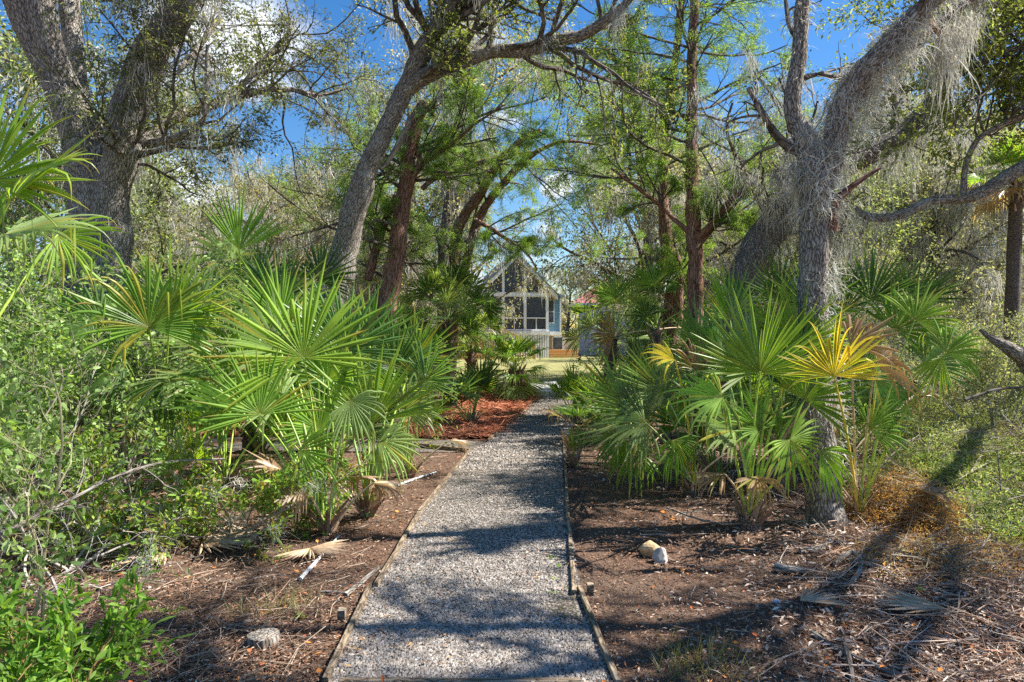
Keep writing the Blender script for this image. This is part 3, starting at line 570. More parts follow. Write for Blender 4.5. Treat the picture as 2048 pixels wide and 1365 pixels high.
# right hero palmettos
hero('palmetto', G(1500, 1060), 'large green palmetto on the right with tall upright fans, nearest the path', 111, [
    (1520, 745, 5.2, .72, dict(ax=(0, 1), no=(-.2, -1, .25), spread=215, nseg=44, droop=.03, tone=LIME, cup=.15)),
    (1500, 745, 5.6, .8, dict(ax=(-.35, 1), no=(.4, -1, .3), spread=180, nseg=38, droop=.08, tone=PALE)),
    (1445, 795, 4.9, .55, dict(ax=(-.75, -.05), no=(.1, -.55, .9), spread=210, nseg=36, droop=1.0, tone=dict(GREEN, yel=.5))),
    (1580, 880, 5.1, .50, dict(ax=(.3, -.5), no=(0, -1, .6), spread=300, nseg=44, droop=.45, tone=LIME, cup=.05)),
    (1520, 860, 5.4, .5, dict(ax=(-.2, .3), no=(0, -1, .5), spread=250, nseg=38, droop=.4, tone=GREEN)),
    (1600, 690, 5.6, .6, dict(ax=(.4, 1), no=(-.3, -1, .3), spread=210, nseg=38, droop=.1, tone=LIME)),
    (1460, 640, 6.2, .6, dict(ax=(-.3, 1), no=(.3, -1, .2), spread=150, nseg=30, droop=.05, tone=GREEN, cup=.4)), (1560, 700, 5.8, .7, dict(ax=(.15, 1), no=(-.2, -1, .2), spread=150, nseg=28, droop=.04, tone=LIME, cup=.4)),
    (1470, 860, 5.3, .6, dict(ax=(-.7, .5), no=(.2, -.7, .7), spread=200, nseg=34, droop=.35, tone=PALE)), (1610, 800, 5.4, .55, dict(ax=(.5, .7), no=(-.2, -.8, .5), spread=200, nseg=34, droop=.35, tone=GREEN)),
    (1640, 900, 5.2, .5, dict(ax=(.5, -.6), no=(-.1, -.8, .6), spread=120, nseg=16, droop=.9, tone=LIME)),
    (1440, 700, 6.0, .6, dict(ax=(-.5, .9), no=(.5, -.8, .4), spread=200, nseg=36, droop=.15, tone=BLUE)),
], 26, .09, .12)
hero('palmetto', G(1560, 990), 'tall dark palmetto behind the dying yellow fan beside the mossy trunk', 112, [
    (1560, 600, 6.8, .6, dict(ax=(-.1, 1), no=(.2, -1, .3), spread=220, droop=.08, tone=DARK)), (1620, 620, 6.6, .6, dict(ax=(.3, 1), no=(-.2, -1, .3), spread=220, droop=.1, tone=GREEN)),
    (1830, 600, 6.9, .6, dict(ax=(.6, .9), no=(-.4, -1, .3), spread=140, droop=.05, tone=DARK, nseg=30, cup=.4)), (1850, 730, 6.4, .55, dict(ax=(.6, .3), no=(-.2, -.8, .6), spread=190, droop=.5, tone=BLUE)), (1500, 720, 6.9, .6, dict(ax=(-.3, .9), no=(.2, -1, .3), spread=190, droop=.2, tone=GREEN)),
    (1740, 600, 6.6, .62, dict(ax=(.5, .9), no=(-.4, -1, .3), spread=170, droop=.06, tone=DARK, nseg=36)), (1690, 620, 6.8, .6, dict(ax=(0, 1), no=(.1, -1, .3), spread=200, droop=.1, tone=DARK)),
    (1790, 660, 6.4, .6, dict(ax=(.6, .6), no=(-.2, -1, .5), spread=210, droop=.25, tone=GREEN)), (1480, 600, 7, .5, dict(ax=(-.5, .8), no=(.2, -1, .5), spread=220, droop=.25, tone=DARK)),
    (1750, 760, 6.2, .55, dict(ax=(.5, -.2), no=(-.1, -1, .6), spread=220, droop=.6, tone=BLUE)), (1630, 800, 6.2, .55, dict(ax=(.4, -.4), no=(0, -1, .6), spread=210, droop=.8, tone=BROWN))], 14, .1, .5)
hero('palmetto', G(1722, 1040), 'palmetto with a yellow and brown dying fan and one far-reaching frond over the brush', 113, [
    (1668, 752, 4.8, .52, dict(ax=(.02, 1, -.25), no=(-.2, -1, -.1), spread=190, nseg=30, droop=.32, dvar=1.4, cup=.1, tone=YELL)),
    (1700, 690, 4.9, .42, dict(ax=(.5, .3), no=(-.1, -.8, .6), spread=130, nseg=12, droop=.95, tone=BROWN)),
    (1750, 725, 5.2, .45, dict(ax=(.5, -.1), no=(-.1, -.8, .6), spread=120, nseg=11, droop=1.0, tone=BROWN)), (1740, 860, 5.5, .4, dict(ax=(.4, .2), no=(0, -1, .5), spread=170, nseg=28, droop=.6, tone=GREEN)),
    (1892, 706, 5.3, .42, dict(ax=(.75, .55), no=(-.3, -.8, .7), spread=190, nseg=32, droop=1.0, tone=GREEN)),
    (1885, 715, 5.35, .4, dict(ax=(-.35, -.6), no=(.1, -1, .4), spread=90, nseg=14, droop=.9, tone=LIME)),
    (1830, 640, 6.0, .5, dict(ax=(.7, .5), no=(-.2, -.8, .6), spread=200, nseg=32, droop=.3, tone=LIME)),
], 8, .05)
hero('palmetto', G(1385, 990), 'palmetto whose fans lean left over the right path edge', 114, [
    (1300, 835, 6.6, .85, dict(ax=(-.75, .6), no=(.3, -.9, .6), spread=220, nseg=44, droop=.12, tone=dict(PALE, a=(.12, .19, .07), b=(.2, .28, .12)))),
    (1290, 845, 6.3, .7, dict(ax=(-.8, -.1), no=(.1, -.7, .9), spread=200, nseg=40, droop=.7, tone=PALE)),
    (1350, 720, 6.6, .45, dict(ax=(-.7, .3), no=(.1, -.5, .8), spread=130, nseg=20, droop=.7, tone=YELL)),
    (1390, 740, 6.5, .4, dict(ax=(0, .6), no=(0, -1, .4), spread=150, nseg=18, droop=.9, tone=BROWN)),
    (1240, 800, 7.0, .65, dict(ax=(-.6, .8), no=(.3, -.9, .5), spread=190, nseg=36, droop=.15, tone=GREEN)), (1330, 790, 6.9, .7, dict(ax=(-.55, .9), no=(.3, -.9, .4), spread=180, nseg=36, droop=.1, tone=PALE)), (1240, 870, 6.9, .55, dict(ax=(-.8, -.2), no=(.2, -.7, .8), spread=200, nseg=32, droop=.7, tone=PALE)), (1350, 880, 6.5, .5, dict(ax=(.1, -.4), no=(0, -1, .5), spread=200, nseg=30, droop=.9, tone=GREEN)),
    (1300, 760, 7.2, .6, dict(ax=(-.4, .8), no=(.3, -1, .4), spread=220, nseg=36, droop=.2, tone=DARK)),
    (1400, 820, 6.4, .55, dict(ax=(.3, .2), no=(0, -1, .6), spread=230, nseg=36, droop=.6, tone=DARK)),
    (1270, 900, 6.6, .5, dict(ax=(-.4, -.5), no=(0, -1, .6), spread=200, nseg=32, droop=.9, tone=GREEN)),
    (1400, 690, 7.4, .65, dict(ax=(-.4, .9), no=(.5, -1, .3), spread=120, nseg=28, droop=.05, tone=BLUE, cup=.3)),
], 20, .08, .12)
hero('palmetto', G(1150, 935), 'small palm sprout with upright leaves against the right edging board', 115, [
    (1150, 905, 8.3, .42, dict(ax=(0, 1), no=(.3, -1, .2), spread=70, nseg=12, droop=.05, tone=GREEN)), (1160, 900, 8.4, .4, dict(ax=(.3, 1), spread=60, nseg=10, droop=.1, tone=GREEN)), (1140, 905, 8.3, .35, dict(ax=(-.35, 1), spread=60, nseg=9, droop=.2, tone=BROWN))], 12, .04)
# middle distance palms
palmetto('cabbage_palm', A3(-1.3, 14.6, 0), 'many-headed cabbage palm in front of the house, left of its porch', 121, n=26, H=.5, R=.64, pet=.85, trunk=1.85, tr=.12, tones=[DARK, PALE, BLUE, PALE], facing=CAMV, el=(-15, 85), droop=.55, cat='palm', bootn=60, nseg=30)
palmetto('cabbage_palm', G(1036, 803), 'short cabbage palm with shaggy booted trunk at the pine straw edge', 122, n=22, R=.72, pet=.42, trunk=.75, tr=.17, spread=130, tones=[DARK, GREEN, PALE], el=(-65, 88), droop=.7, cat='palm', bootn=120, nseg=30)
palmetto('cabbage_palm', A3(-1.0, 16.2, 0), 'cabbage palm with pale drooping fans just left of the porch screens', 126, n=20, R=.6, pet=.7, trunk=1.25, tr=.11, tones=[PALE, PALE, DARK], facing=CAMV, el=(-25, 80), droop=.65, cat='palm', bootn=40, nseg=30)
palmetto('cabbage_palm', A3(-2.1, 13.4, 0), 'dark cabbage palm between the broken cedar and the many-headed palm', 127, n=16, R=.6, pet=.8, trunk=1.0, tr=.11, tones=[DARK, BLUE, GREEN], facing=CAMV, el=(0, 85), droop=.4, cat='palm', bootn=40, nseg=30)
palmetto('palmetto', G(945, 852), 'low palmetto growing from the middle of the pine straw bed', 123, n=9, R=.6, pet=.75, tones=[DARK, GREEN], el=(35, 80), droop=.12, nseg=34, az0=(-60, 240), facing=CAMV)
palmetto('cabbage_palm', A3(1.9, 13.5, 0), 'cabbage palm with pale arching fans right of the porch view', 124, n=11, R=.6, pet=.8, trunk=1.5, tr=.12, tones=[PALE, PALE, GREEN], facing=CAMV, el=(-10, 80), droop=.6, cat='palm', bootn=30, nseg=30)
palmetto('cabbage_palm', A3(2.55, 12.5, 0), 'dark cabbage palm with one fan against the red-roofed house', 125, n=9, R=.65, pet=.8, trunk=1.7, tr=.1, tones=[DARK, GREEN, PALE], facing=CAMV, el=(-10, 85), droop=.35, cat='palm', bootn=25, nseg=30, dead=2)
for k, (x, y, n, R, pet, tones, lab, fc) in enumerate([
    (-2.4, 8.6, 8, .6, .9, [DARK, BLUE], 'dark palmetto at the foot of the leaning oak', 1), (-1.75, 10.9, 9, .6, 1.0, [BLUE, DARK], 'blue-green palmetto in front of the red cedar trunk', 1),
    (-2.3, 8.8, 8, .5, .9, [GREEN, BLUE], 'palmetto beside the side path opening', 1), (-3.4, 9.2, 9, .65, 1.1, [GREEN, DARK], 'palmetto between the left thicket and the leaning oak', 1),
    (-2.4, 12.5, 8, .6, 1.1, [DARK, PALE], 'palmetto on the left rear of the pine straw bed', 0), (-4.6, 8.2, 9, .6, 1.0, [GREEN, PALE], 'palmetto hidden in the shrubs below the fork oak', 1),
    (1.25, 10.0, 9, .55, .6, [BLUE, GREEN], 'bushy palmetto crowding the right bend of the path', 0), (1.7, 8.9, 8, .6, .8, [GREEN, DARK], 'palmetto low behind the left-leaning fans', 1),
    (2.9, 9.5, 9, .6, 1.0, [DARK, GREEN], 'palmetto at the foot of the twin cedar trunks', 1), (3.4, 7.6, 9, .6, 1.0, [DARK, BLUE], 'dark palmetto behind the tall mossy oak trunk', 1),
    (4.2, 8.6, 8, .6, 1.0, [DARK, GREEN], 'palmetto between mossy oak and the brush', 1), (2.2, 7.4, 8, .55, .75, [DARK, GREEN], 'shaded palmetto behind the yellow drooping frond', 1),
    (1.15, 12.4, 8, .5, .7, [PALE, GREEN], 'small palmetto right of the upper path', 0), (-3.0, 7.2, 8, .55, .85, [GREEN, LIME], 'bright palmetto left of the big forward-facing fan', 1),
    (-2.0, 7.2, 7, .5, .7, [DARK, GREEN], 'shaded palmetto tucked between the two left front palmettos', 1)]):
    palmetto('palmetto', (x, y, 0), lab, 140+k, n=n, R=R, pet=pet, tones=tones, el=(30, 86), droop=.32, nseg=32, facing=CAMV if fc else None, dead=1)

# ---------------------------------------------------------------- trees
OAKL = [(.09, .12, .045), (.13, .16, .06), (.2, .23, .09), (.26, .28, .14), (.34, .35, .2)]
OAKB = [(.22, .31, .06), (.3, .38, .08), (.4, .45, .1), (.15, .22, .06)]
CEDL = [(.16, .29, .06), (.23, .38, .08), (.32, .48, .11), (.4, .54, .16)]
def limb(spec): # (px,py,Y,wpx)
    return np.array([W(a, b, c) for a, b, c, d in spec]), np.array([d/2/F*c for a, b, c, d in spec])
def add_limbs(parent, limbs, matr, name='trunk', sides=20, lump=.1, seed=0, step=.08, wf=1.0):
    a = Acc(); out = []
    for k, sp in enumerate(limbs):
        P, Rr = limb(sp); P, Rr = resample(P, Rr*wf, step); rg = np.random.default_rng(seed+k); w = rg.normal(size=(len(P), 3)).cumsum(0)*.004; w -= np.linspace(0, 1, len(P))[:, None]*w[-1]; P = P+w
        tubes(a, P, Rr, sides, ref=(0.05, 1, .03), lump=lump, seed=seed+k, cap=True); out.append((P, Rr))
        if name == 'limb': a.obj(name, matr, parent, smooth=True); a = Acc()
    if name != 'limb': a.obj(name, matr, parent, smooth=True)
    return out
def sprout(rng, PR, n, tmin, tmax, ang=55, L=(1.0, 2.0), rr=.45, up=.2, rmax=.05):
    P, Rr = PR; k = (rng.uniform(tmin, tmax, n)*(len(P)-2)).astype(int); T = nrm(P[k+1]-P[k]); s = nrm(np.cross(T, rng.normal(size=(n, 3)))); a = np.radians(ang+rng.normal(size=n)*12)[:, None]
    D = nrm(T*np.cos(a)+s*np.sin(a)+np.array([0, 0, up])); return P[k], D, rng.uniform(L[0], L[1], n), np.minimum(Rr[k]*rr, rmax)
def bare(acc, levels, sides=(7, 5, 4, 3), seed=0):
    for l, (P, Rd) in enumerate(levels): tubes(acc, P, Rd, sides[min(l, len(sides)-1)], seed=seed+l)
S3 = lambda n1, n2, n3, **k: [dict(K=9, wig=k.get('wig', .2), trop=k.get('trop', .05), n=n1, ang=50, lr=.55, rr=.55), dict(K=7, wig=.22, trop=k.get('trop', .05), n=n2, ang=48, lr=.55, rr=.6, rmin=.003), dict(K=6, wig=.25, trop=k.get('trop2', 0), n=n3, ang=45, lr=.5, rr=.7, rmin=.002), dict(K=4, wig=.25, trop=k.get('trop2', 0))][:(3 if n3 == 0 else 4)]
def dress(tree, rng, PR, n, tmin, tmax, L, spec, cols, per, lsize, lw, seed, moss=0, mossL=.5, up=.2, clump=.2, spread=.04, rmax=.05, ang=55, mat_leaf=None, hi=False, names=('branches', 'crown'), rr=.45, dirmix=.9, sun_gap=True):
    """branches, leaves and moss growing from one or several limbs"""
    st = [sprout(rng, q, n, tmin, tmax, ang, L, rr, up, rmax) for q in PR]; P0, D0, L0, R0 = [np.concatenate([s[i] for s in st]) for i in range(4)]
    lv = grow(P0, D0, L0, R0, spec, rng); a = Acc(); bare(a, lv, seed=seed); a.obj(names[0], M_TWIG, tree)
    a = Acc(); leafing(a, rng, lv[-1][0], per, lsize, lw, cols, spread, clump=clump, hi=hi, dirmix=dirmix); leafing(a, rng, lv[-2][0], max(1, per//3), lsize, lw, cols, spread, tmin=.5, clump=clump, hi=hi)
    a.obj(names[1], mat_leaf or M_LEAF, tree)
    if moss:
        a = Acc(); q = np.concatenate([l[0][:, 1:-1].reshape(-1, 3) for l in lv[:2]]); q = q[rng.integers(0, len(q), moss)]; festoons(a, rng, q, 26, mossL); return lv, a
    return lv, None
# --- forked oak, left
T = thing('live_oak', G(215, 880), 'massive grey forked live oak behind the left thicket', 'tree')
LO = [[(195, 900, 8.5, 175), (200, 700, 8.5, 150), (195, 500, 8.5, 130), (190, 380, 8.5, 120), (165, 270, 8.4, 95), (120, 170, 8.3, 78), (75, 80, 8.2, 70), (20, -40, 8.0, 60), (-60, -200, 7.8, 50)],
      [(225, 900, 8.4, 120), (222, 560, 8.4, 85), (218, 400, 8.3, 80), (240, 290, 8.2, 78), (270, 180, 8.1, 84), (310, 90, 8.0, 78), (365, 0, 7.9, 72), (430, -110, 7.8, 60), (520, -260, 7.7, 50)],
      [(200, 330, 8.6, 60), (160, 230, 8.7, 55), (150, 120, 8.8, 45), (135, -20, 8.9, 40)], [(130, 180, 8.3, 60), (90, 60, 8.1, 60), (80, -60, 8.0, 55)],
      [(165, 230, 9, 28), (155, 130, 9.1, 24), (150, 20, 9.2, 22), (140, -60, 9.2, 20)]]
lo = add_limbs(T, LO, M_OAK, seed=200, sides=28, lump=.12, wf=.86)
LB = [[(262, 290, 8.3, 22), (300, 285, 8.2, 20), (350, 272, 8.0, 14), (400, 245, 7.8, 12), (412, 190, 7.7, 9), (415, 90, 7.6, 6)],
      [(250, 330, 8.6, 26), (300, 270, 8.9, 22), (360, 230, 9.2, 20), (430, 205, 9.5, 18), (500, 183, 9.7, 13), (580, 178, 9.9, 10), (640, 190, 10.1, 7), (690, 178, 10.2, 5)],
      [(470, 192, 9.6, 12), (510, 140, 9.8, 11), (555, 90, 10, 10), (580, 60, 10, 8), (560, 20, 10.1, 6)], [(340, 105, 8.0, 22), (360, 60, 8.3, 16), (372, 40, 8.5, 12), (365, 0, 8.6, 10)],
      [(360, 140, 8.4, 12), (400, 90, 8.7, 10), (440, 30, 9, 8)], [(240, 335, 8.4, 18), (262, 310, 8.2, 18), (278, 295, 8.1, 14)]]
lb = add_limbs(T, LB, M_OAK, 'limb', 10, .12, 220)
r = np.random.default_rng(31)
lv, ma = dress(T, r, lb+[(q[0][-int(len(q[0])*.22):], q[1][-int(len(q[0])*.22):]) for q in lo[:2]], 9, .25, 1, (.9, 1.9), S3(7, 6, 0), OAKL, 12, .06, .022, 32, moss=90, mossL=.7, clump=.25)
for q in lb[:3]: shag(ma, r, q[0], q[1], 200, .25, .006)
shag(ma, r, lo[0][0][20:60], lo[0][1][20:60], 900, .28, .007); shag(ma, r, lo[1][0][30:60], lo[1][1][30:60], 500, .25, .007)
fa = np.concatenate([q[0][::6] for q in lb]); festoons(ma, r, fa, 30, .6); ma.obj('spanish_moss', M_MOSS, T)
# --- leaning oak, centre-left
T = thing('live_oak', G(655, 905), 'slender grey live oak leaning right with one long horizontal limb', 'tree')
CO = [[(650, 915, 9.3, 70), (655, 800, 9.3, 54), (662, 650, 9.3, 50), (672, 540, 9.3, 52), (695, 440, 9.2, 56), (735, 330, 9.1, 52), (775, 245, 9.0, 46), (805, 185, 9.0, 48), (845, 95, 8.9, 42), (905, 0, 8.8, 38), (985, -130, 8.7, 34)],
      [(800, 190, 9.0, 42), (850, 155, 8.9, 40), (920, 122, 8.8, 36), (990, 100, 8.7, 34), (1050, 98, 8.6, 36), (1100, 85, 8.5, 32), (1160, 72, 8.4, 30), (1205, 45, 8.3, 26), (1245, 10, 8.2, 22), (1310, -60, 8.1, 16)]]
co = add_limbs(T, CO, M_OAK, seed=240, sides=24, lump=.1, wf=.78)
sl = add_limbs(T, [[(690, 560, 9.4, 34), (705, 500, 9.4, 26), (725, 420, 9.4, 18), (742, 385, 9.4, 14), (745, 362, 9.4, 9)], [(820, 230, 8.95, 8), (806, 270, 8.95, 12), (785, 310, 9.0, 11), (764, 338, 9.05, 8)]], M_WEATH, 'limb', 8, .2, 245)
r = np.random.default_rng(33)
lv, ma = dress(T, r, [co[1], (co[0][0][60:], co[0][1][60:])], 18, .1, 1, (.8, 2.0), S3(6, 6, 0), OAKL+OAKB, 15, .06, .024, 34, moss=50, mossL=.45, clump=.35, up=.35)
festoons(ma, r, co[1][0][6::7], 22, .3, .05, .006); festoons(ma, r, np.array([W(1235, 20, 8.2), W(1238, 30, 8.2), W(1090, 95, 8.5), W(880, 160, 8.9)]), 60, .5, .04, .006); shag(ma, r, co[1][0], co[1][1], 900, .16, .006); shag(ma, r, co[0][0][:35], co[0][1][:35], 1100, .22, .007); ma.obj('spanish_moss', M_MOSS, T)
# --- red cedar, broken top
def cedar(label, base, trunks, seed, nl, L, hmin, dens=1.0, extra=None, top=None, cols=CEDL, up=-.02, wf=.85, moss=None):
    T = thing('red_cedar', base, label, 'tree', 'red cedars with brown trunks'); tk = add_limbs(T, trunks, M_CEDAR, seed=seed, sides=18, lump=.16, wf=wf)
    ex = add_limbs(T, extra, M_CEDAR, 'limb', 8, .12, seed+7) if extra else []
    r = np.random.default_rng(seed); src = [(q[0][int(len(q[0])*hmin):], q[1][int(len(q[0])*hmin):]) for q in tk]
    st = [sprout(r, q, nl, 0, 1, 75, L, .3, .1, .035) for q in src]+[sprout(r, q, 9, .2, 1, 50, (L[0]*.4, L[1]*.6), .5, .1, .02) for q in ex]
    P0, D0, L0, R0 = [np.concatenate([s[i] for s in st]) for i in range(4)]
    lv = grow(P0, D0, L0, R0, [dict(K=10, wig=.12, trop=.0, n=9, ang=45, lr=.42, rr=.5, flat=.5, tmin=.2, rmin=.004), dict(K=7, wig=.16, trop=.01, n=7, ang=42, lr=.42, rr=.6, flat=.4, rmin=.0025), dict(K=5, wig=.2, trop=up)], r)
    a = Acc(); bare(a, lv, seed=seed); a.obj('branches', M_TWIG, T)
    a = Acc(); leafing(a, r, lv[-1][0], int(36*dens), .05, .010, cols, .03, tmin=.05, clump=.25, dirmix=.8, droop=.1); a.obj('crown', M_LEAF, T)
    if moss is not None: a = Acc(); festoons(a, r, np.array([W(*q) for q in moss]), 26, .9, .10, .014, .12); a.obj('spanish_moss', M_MOSS, T)
    return T, tk, lv
cedar('red cedar with a broken top rising behind the leaning oak', G(772, 850), [[(768, 860, 12.5, 62), (776, 640, 12.5, 46), (784, 560, 12.5, 46), (797, 480, 12.5, 42), (806, 400, 12.5, 38), (818, 320, 12.5, 34), (830, 250, 12.5, 36), (848, 205, 12.5, 26)]], 301, 16, (1.2, 3.0), .45,
      extra=[[(735, 560, 12.6, 18), (760, 470, 12.7, 18), (780, 420, 12.7, 14), (790, 390, 12.7, 8)], [(815, 400, 12.5, 12), (838, 330, 12.4, 10), (835, 300, 12.4, 8)], [(808, 350, 12.6, 12), (780, 345, 12.6, 10), (760, 350, 12.7, 7)], [(820, 345, 12.5, 12), (900, 290, 12.3, 8), (960, 240, 12.2, 5), (1010, 210, 12.1, 3)]])
cedar('twin-stemmed red cedar leaning right above the porch roof', G(900, 800), [[(898, 810, 15.5, 46), (900, 620, 15.5, 34), (908, 500, 15.5, 34), (918, 448, 15.5, 32), (960, 386, 15.4, 28), (994, 327, 15.3, 24), (1022, 300, 15.3, 20), (1056, 272, 15.2, 18), (1082, 262, 15.1, 14)],
      [(925, 560, 15.6, 26), (950, 460, 15.6, 26), (977, 403, 15.6, 24), (1008, 365, 15.6, 22), (1046, 324, 15.5, 20), (1080, 300, 15.4, 14), (1132, 282, 15.3, 9), (1200, 290, 15.2, 5)]], 311, 14, (1.0, 2.8), .35,
      wf=.68, moss=[(960, 465, 15), (975, 475, 15), (990, 480, 15), (1003, 486, 15), (1015, 490, 15), (1030, 495, 15), (1042, 500, 15), (1052, 520, 15), (1072, 330, 15), (1080, 325, 15), (1095, 320, 15), (1085, 460, 15), (945, 480, 15)],
      extra=[[(950, 440, 15.2, 10), (1000, 470, 15, 8), (1050, 505, 15, 5), (1075, 540, 15, 3)], [(843, 379, 15.2, 10), (874, 355, 15.2, 13), (925, 341, 15.2, 13), (960, 327, 15.2, 11), (1011, 313, 15.2, 9), (1063, 305, 15.2, 6)]])
cedar('tall straight red cedar, right of the twin cedar pair', G(1392, 850), [[(1394, 860, 12.0, 50), (1392, 660, 12.0, 38), (1388, 480, 12.0, 34), (1385, 350, 12, 30), (1386, 200, 12, 25), (1387, 60, 12, 22), (1388, -60, 12, 20), (1390, -300, 12, 14)]], 321, 40, (1.3, 3.0), .42, dens=1.1,
      extra=[[(1395, 480, 12, 14), (1420, 450, 11.8, 12), (1475, 388, 11.6, 12), (1520, 352, 11.4, 11), (1568, 338, 11.2, 8)], [(1382, 470, 12, 12), (1340, 430, 12.2, 9), (1280, 380, 12.3, 8), (1222, 337, 12.4, 5)], [(1398, 490, 12, 12), (1440, 440, 12, 10), (1470, 410, 12, 8)]])
cedar('red cedar with a hollowed trunk, left of the twin cedar pair', G(1340, 830), [[(1342, 840, 13.5, 48), (1340, 660, 13.5, 36), (1338, 560, 13.5, 32), (1330, 450, 13.5, 26), (1327, 340, 13.5, 22), (1338, 200, 13.5, 18), (1356, 60, 13.5, 16), (1362, -80, 13.5, 14)]], 331, 24, (1.4, 3.2), .5,
      extra=[[(1340, 240, 13.4, 14), (1280, 180, 13.2, 13), (1220, 110, 13.0, 10), (1177, 70, 12.9, 7)], [(1355, 640, 13.4, 22), (1357, 540, 13.4, 20), (1350, 505, 13.4, 14)]])
# --- mossy oak, right
T = thing('live_oak', G(1655, 1055), 'live oak trunk on the right wrapped in spanish moss with split limbs', 'tree')
RO = [[(1655, 1075, 5.75, 118), (1648, 1030, 5.75, 92), (1640, 960, 5.75, 84), (1632, 850, 5.75, 76), (1628, 700, 5.75, 72), (1630, 560, 5.75, 70), (1628, 450, 5.75, 72), (1626, 380, 5.75, 84), (1622, 330, 5.75, 82), (1600, 280, 5.75, 54), (1582, 235, 5.75, 42), (1578, 180, 5.75, 40), (1590, 120, 5.75, 38), (1598, 50, 5.75, 36), (1606, -50, 5.75, 34), (1610, -200, 5.8, 28)],
      [(1634, 370, 5.75, 50), (1662, 320, 5.72, 60), (1680, 240, 5.7, 56), (1712, 160, 5.65, 58), (1770, 95, 5.6, 52), (1830, 30, 5.55, 46), (1890, -30, 5.5, 40), (1990, -150, 5.4, 30)],
      [(1690, 240, 5.7, 30), (1725, 180, 5.8, 28), (1780, 120, 5.9, 26), (1870, 50, 6.0, 24), (1980, -30, 6.1, 20), (2080, -90, 6.2, 14)],
      [(1655, 1060, 5.7, 46), (1680, 1075, 5.5, 36), (1660, 1100, 5.3, 26), (1640, 1120, 5.15, 14)], [(1660, 1055, 5.75, 46), (1700, 1052, 5.8, 30), (1740, 1050, 5.9, 12)]]
ro = add_limbs(T, RO, M_OAK, seed=260, sides=28, lump=.13, step=.06, wf=.78)
rb = add_limbs(T, [[(1655, 420, 5.7, 30), (1678, 395, 5.65, 20), (1710, 370, 5.6, 12), (1762, 336, 5.55, 5)], [(1660, 460, 5.7, 26), (1668, 420, 5.65, 18), (1672, 400, 5.6, 12)], [(1840, 20, 5.6, 16), (1870, 60, 5.8, 12), (1930, 80, 6, 8)]], M_CEDAR, 'limb', 8, .2, 265)
r = np.random.default_rng(35)
lv, ma = dress(T, r, [(q[0][len(q[0])//2:], q[1][len(q[0])//2:]) for q in ro[:3]], 5, .1, 1, (.4, 1.0), S3(4, 4, 0), OAKL+OAKB, 7, .05, .02, 36, moss=16, mossL=.4, clump=.45)
i0 = 40
shag(ma, r, ro[1][0], ro[1][1], 3600, .2, .0075); shag(ma, r, ro[2][0], ro[2][1], 1500, .18, .0075); k = np.where((ro[0][0][:, 2] > 2.55) & (ro[0][0][:, 2] < 3.3))[0]; shag(ma, r, ro[0][0][k], ro[0][1][k]*1.05, 2400, .22, .0075)
k = np.where(ro[0][0][:, 2] > 3.3)[0]; shag(ma, r, ro[0][0][k], ro[0][1][k], 350, .16, .006); k = np.where((ro[0][0][:, 2] > .5) & (ro[0][0][:, 2] < 2.4))[0]; q = ro[0][0][k]+A3(.07, -.04, 0); shag(ma, r, q, ro[0][1][k]*.75, 1500, .22, .007)
q = ro[1][0][8:30]+A3(.14, 0, -.1); shag(ma, r, q[:14], np.full(14, .06), 900, .24, .007)
fa = np.concatenate([q[0][10::5] for q in (ro[1], ro[2])]); festoons(ma, r, fa, 34, .45, .05, .007)
festoons(ma, r, np.array([W(1905, 60, 5.8), W(1930, 40, 5.9), W(1890, 100, 5.8)]), 240, .65, .08, .007); ma.obj('spanish_moss', M_MOSS, T)
# --- dark leaning oak
T = thing('live_oak', G(1440, 870), 'dark leaning live oak trunk between the cedars and the mossy oak', 'tree')
dk = add_limbs(T, [[(1435, 880, 11, 90), (1455, 720, 11, 78), (1478, 600, 11, 72), (1505, 530, 11, 70), (1535, 470, 11, 66), (1590, 405, 11, 56), (1680, 340, 11, 46), (1800, 270, 11, 36), (1900, 160, 11, 28)]], M_OAKD, seed=270, sides=22)
r = np.random.default_rng(37); lv, ma = dress(T, r, dk, 20, .45, 1, (1.0, 2.4), S3(5, 5, 0), OAKL, 10, .06, .022, 38, moss=260, mossL=1.1, clump=.3)
shag(ma, r, dk[0][0][30:], dk[0][1][30:], 1800, .3, .009); ma.obj('spanish_moss', M_MOSS, T)
# --- oak beyond the right picture edge with the low curved limb
T = thing('live_oak', A3(8.2, 8.6, 0), 'live oak at the right picture edge with a low sinuous limb', 'tree')
eo = add_limbs(T, [[(2330, 900, 8.6, 130), (2320, 600, 8.6, 110), (2300, 300, 8.6, 100), (2330, 0, 8.6, 80)], [(2300, 330, 8.6, 60), (2180, 280, 8.3, 40), (2048, 332, 8.1, 30), (1990, 368, 8, 26), (1960, 385, 8, 22), (1920, 398, 8, 20), (1860, 404, 8, 18), (1820, 422, 8, 18), (1785, 434, 8, 18), (1748, 435, 8, 17), (1728, 428, 8, 15), (1712, 416, 8, 8)],
    [(1925, 396, 8, 12), (1928, 350, 8, 12), (1935, 320, 8, 11), (1955, 282, 8, 10), (2000, 255, 8, 11), (2060, 228, 8, 12), (2180, 150, 8.2, 16), (2300, 60, 8.5, 22)], [(2300, 500, 8.5, 60), (2200, 640, 8.4, 44), (2100, 750, 8.3, 36), (2048, 718, 8.2, 32), (2015, 695, 8.1, 24), (1985, 680, 8.1, 14), (1960, 660, 8.1, 6)],
    [(2330, 20, 8.6, 26), (2180, 40, 8.3, 20), (2060, 90, 8, 14), (1980, 120, 7.9, 10), (1900, 170, 7.8, 7), (1850, 230, 7.8, 4)]], M_OAK, seed=280, sides=16)
a = Acc(); of = []  # unseen limbs above the frame, added to cast shade on the foreground
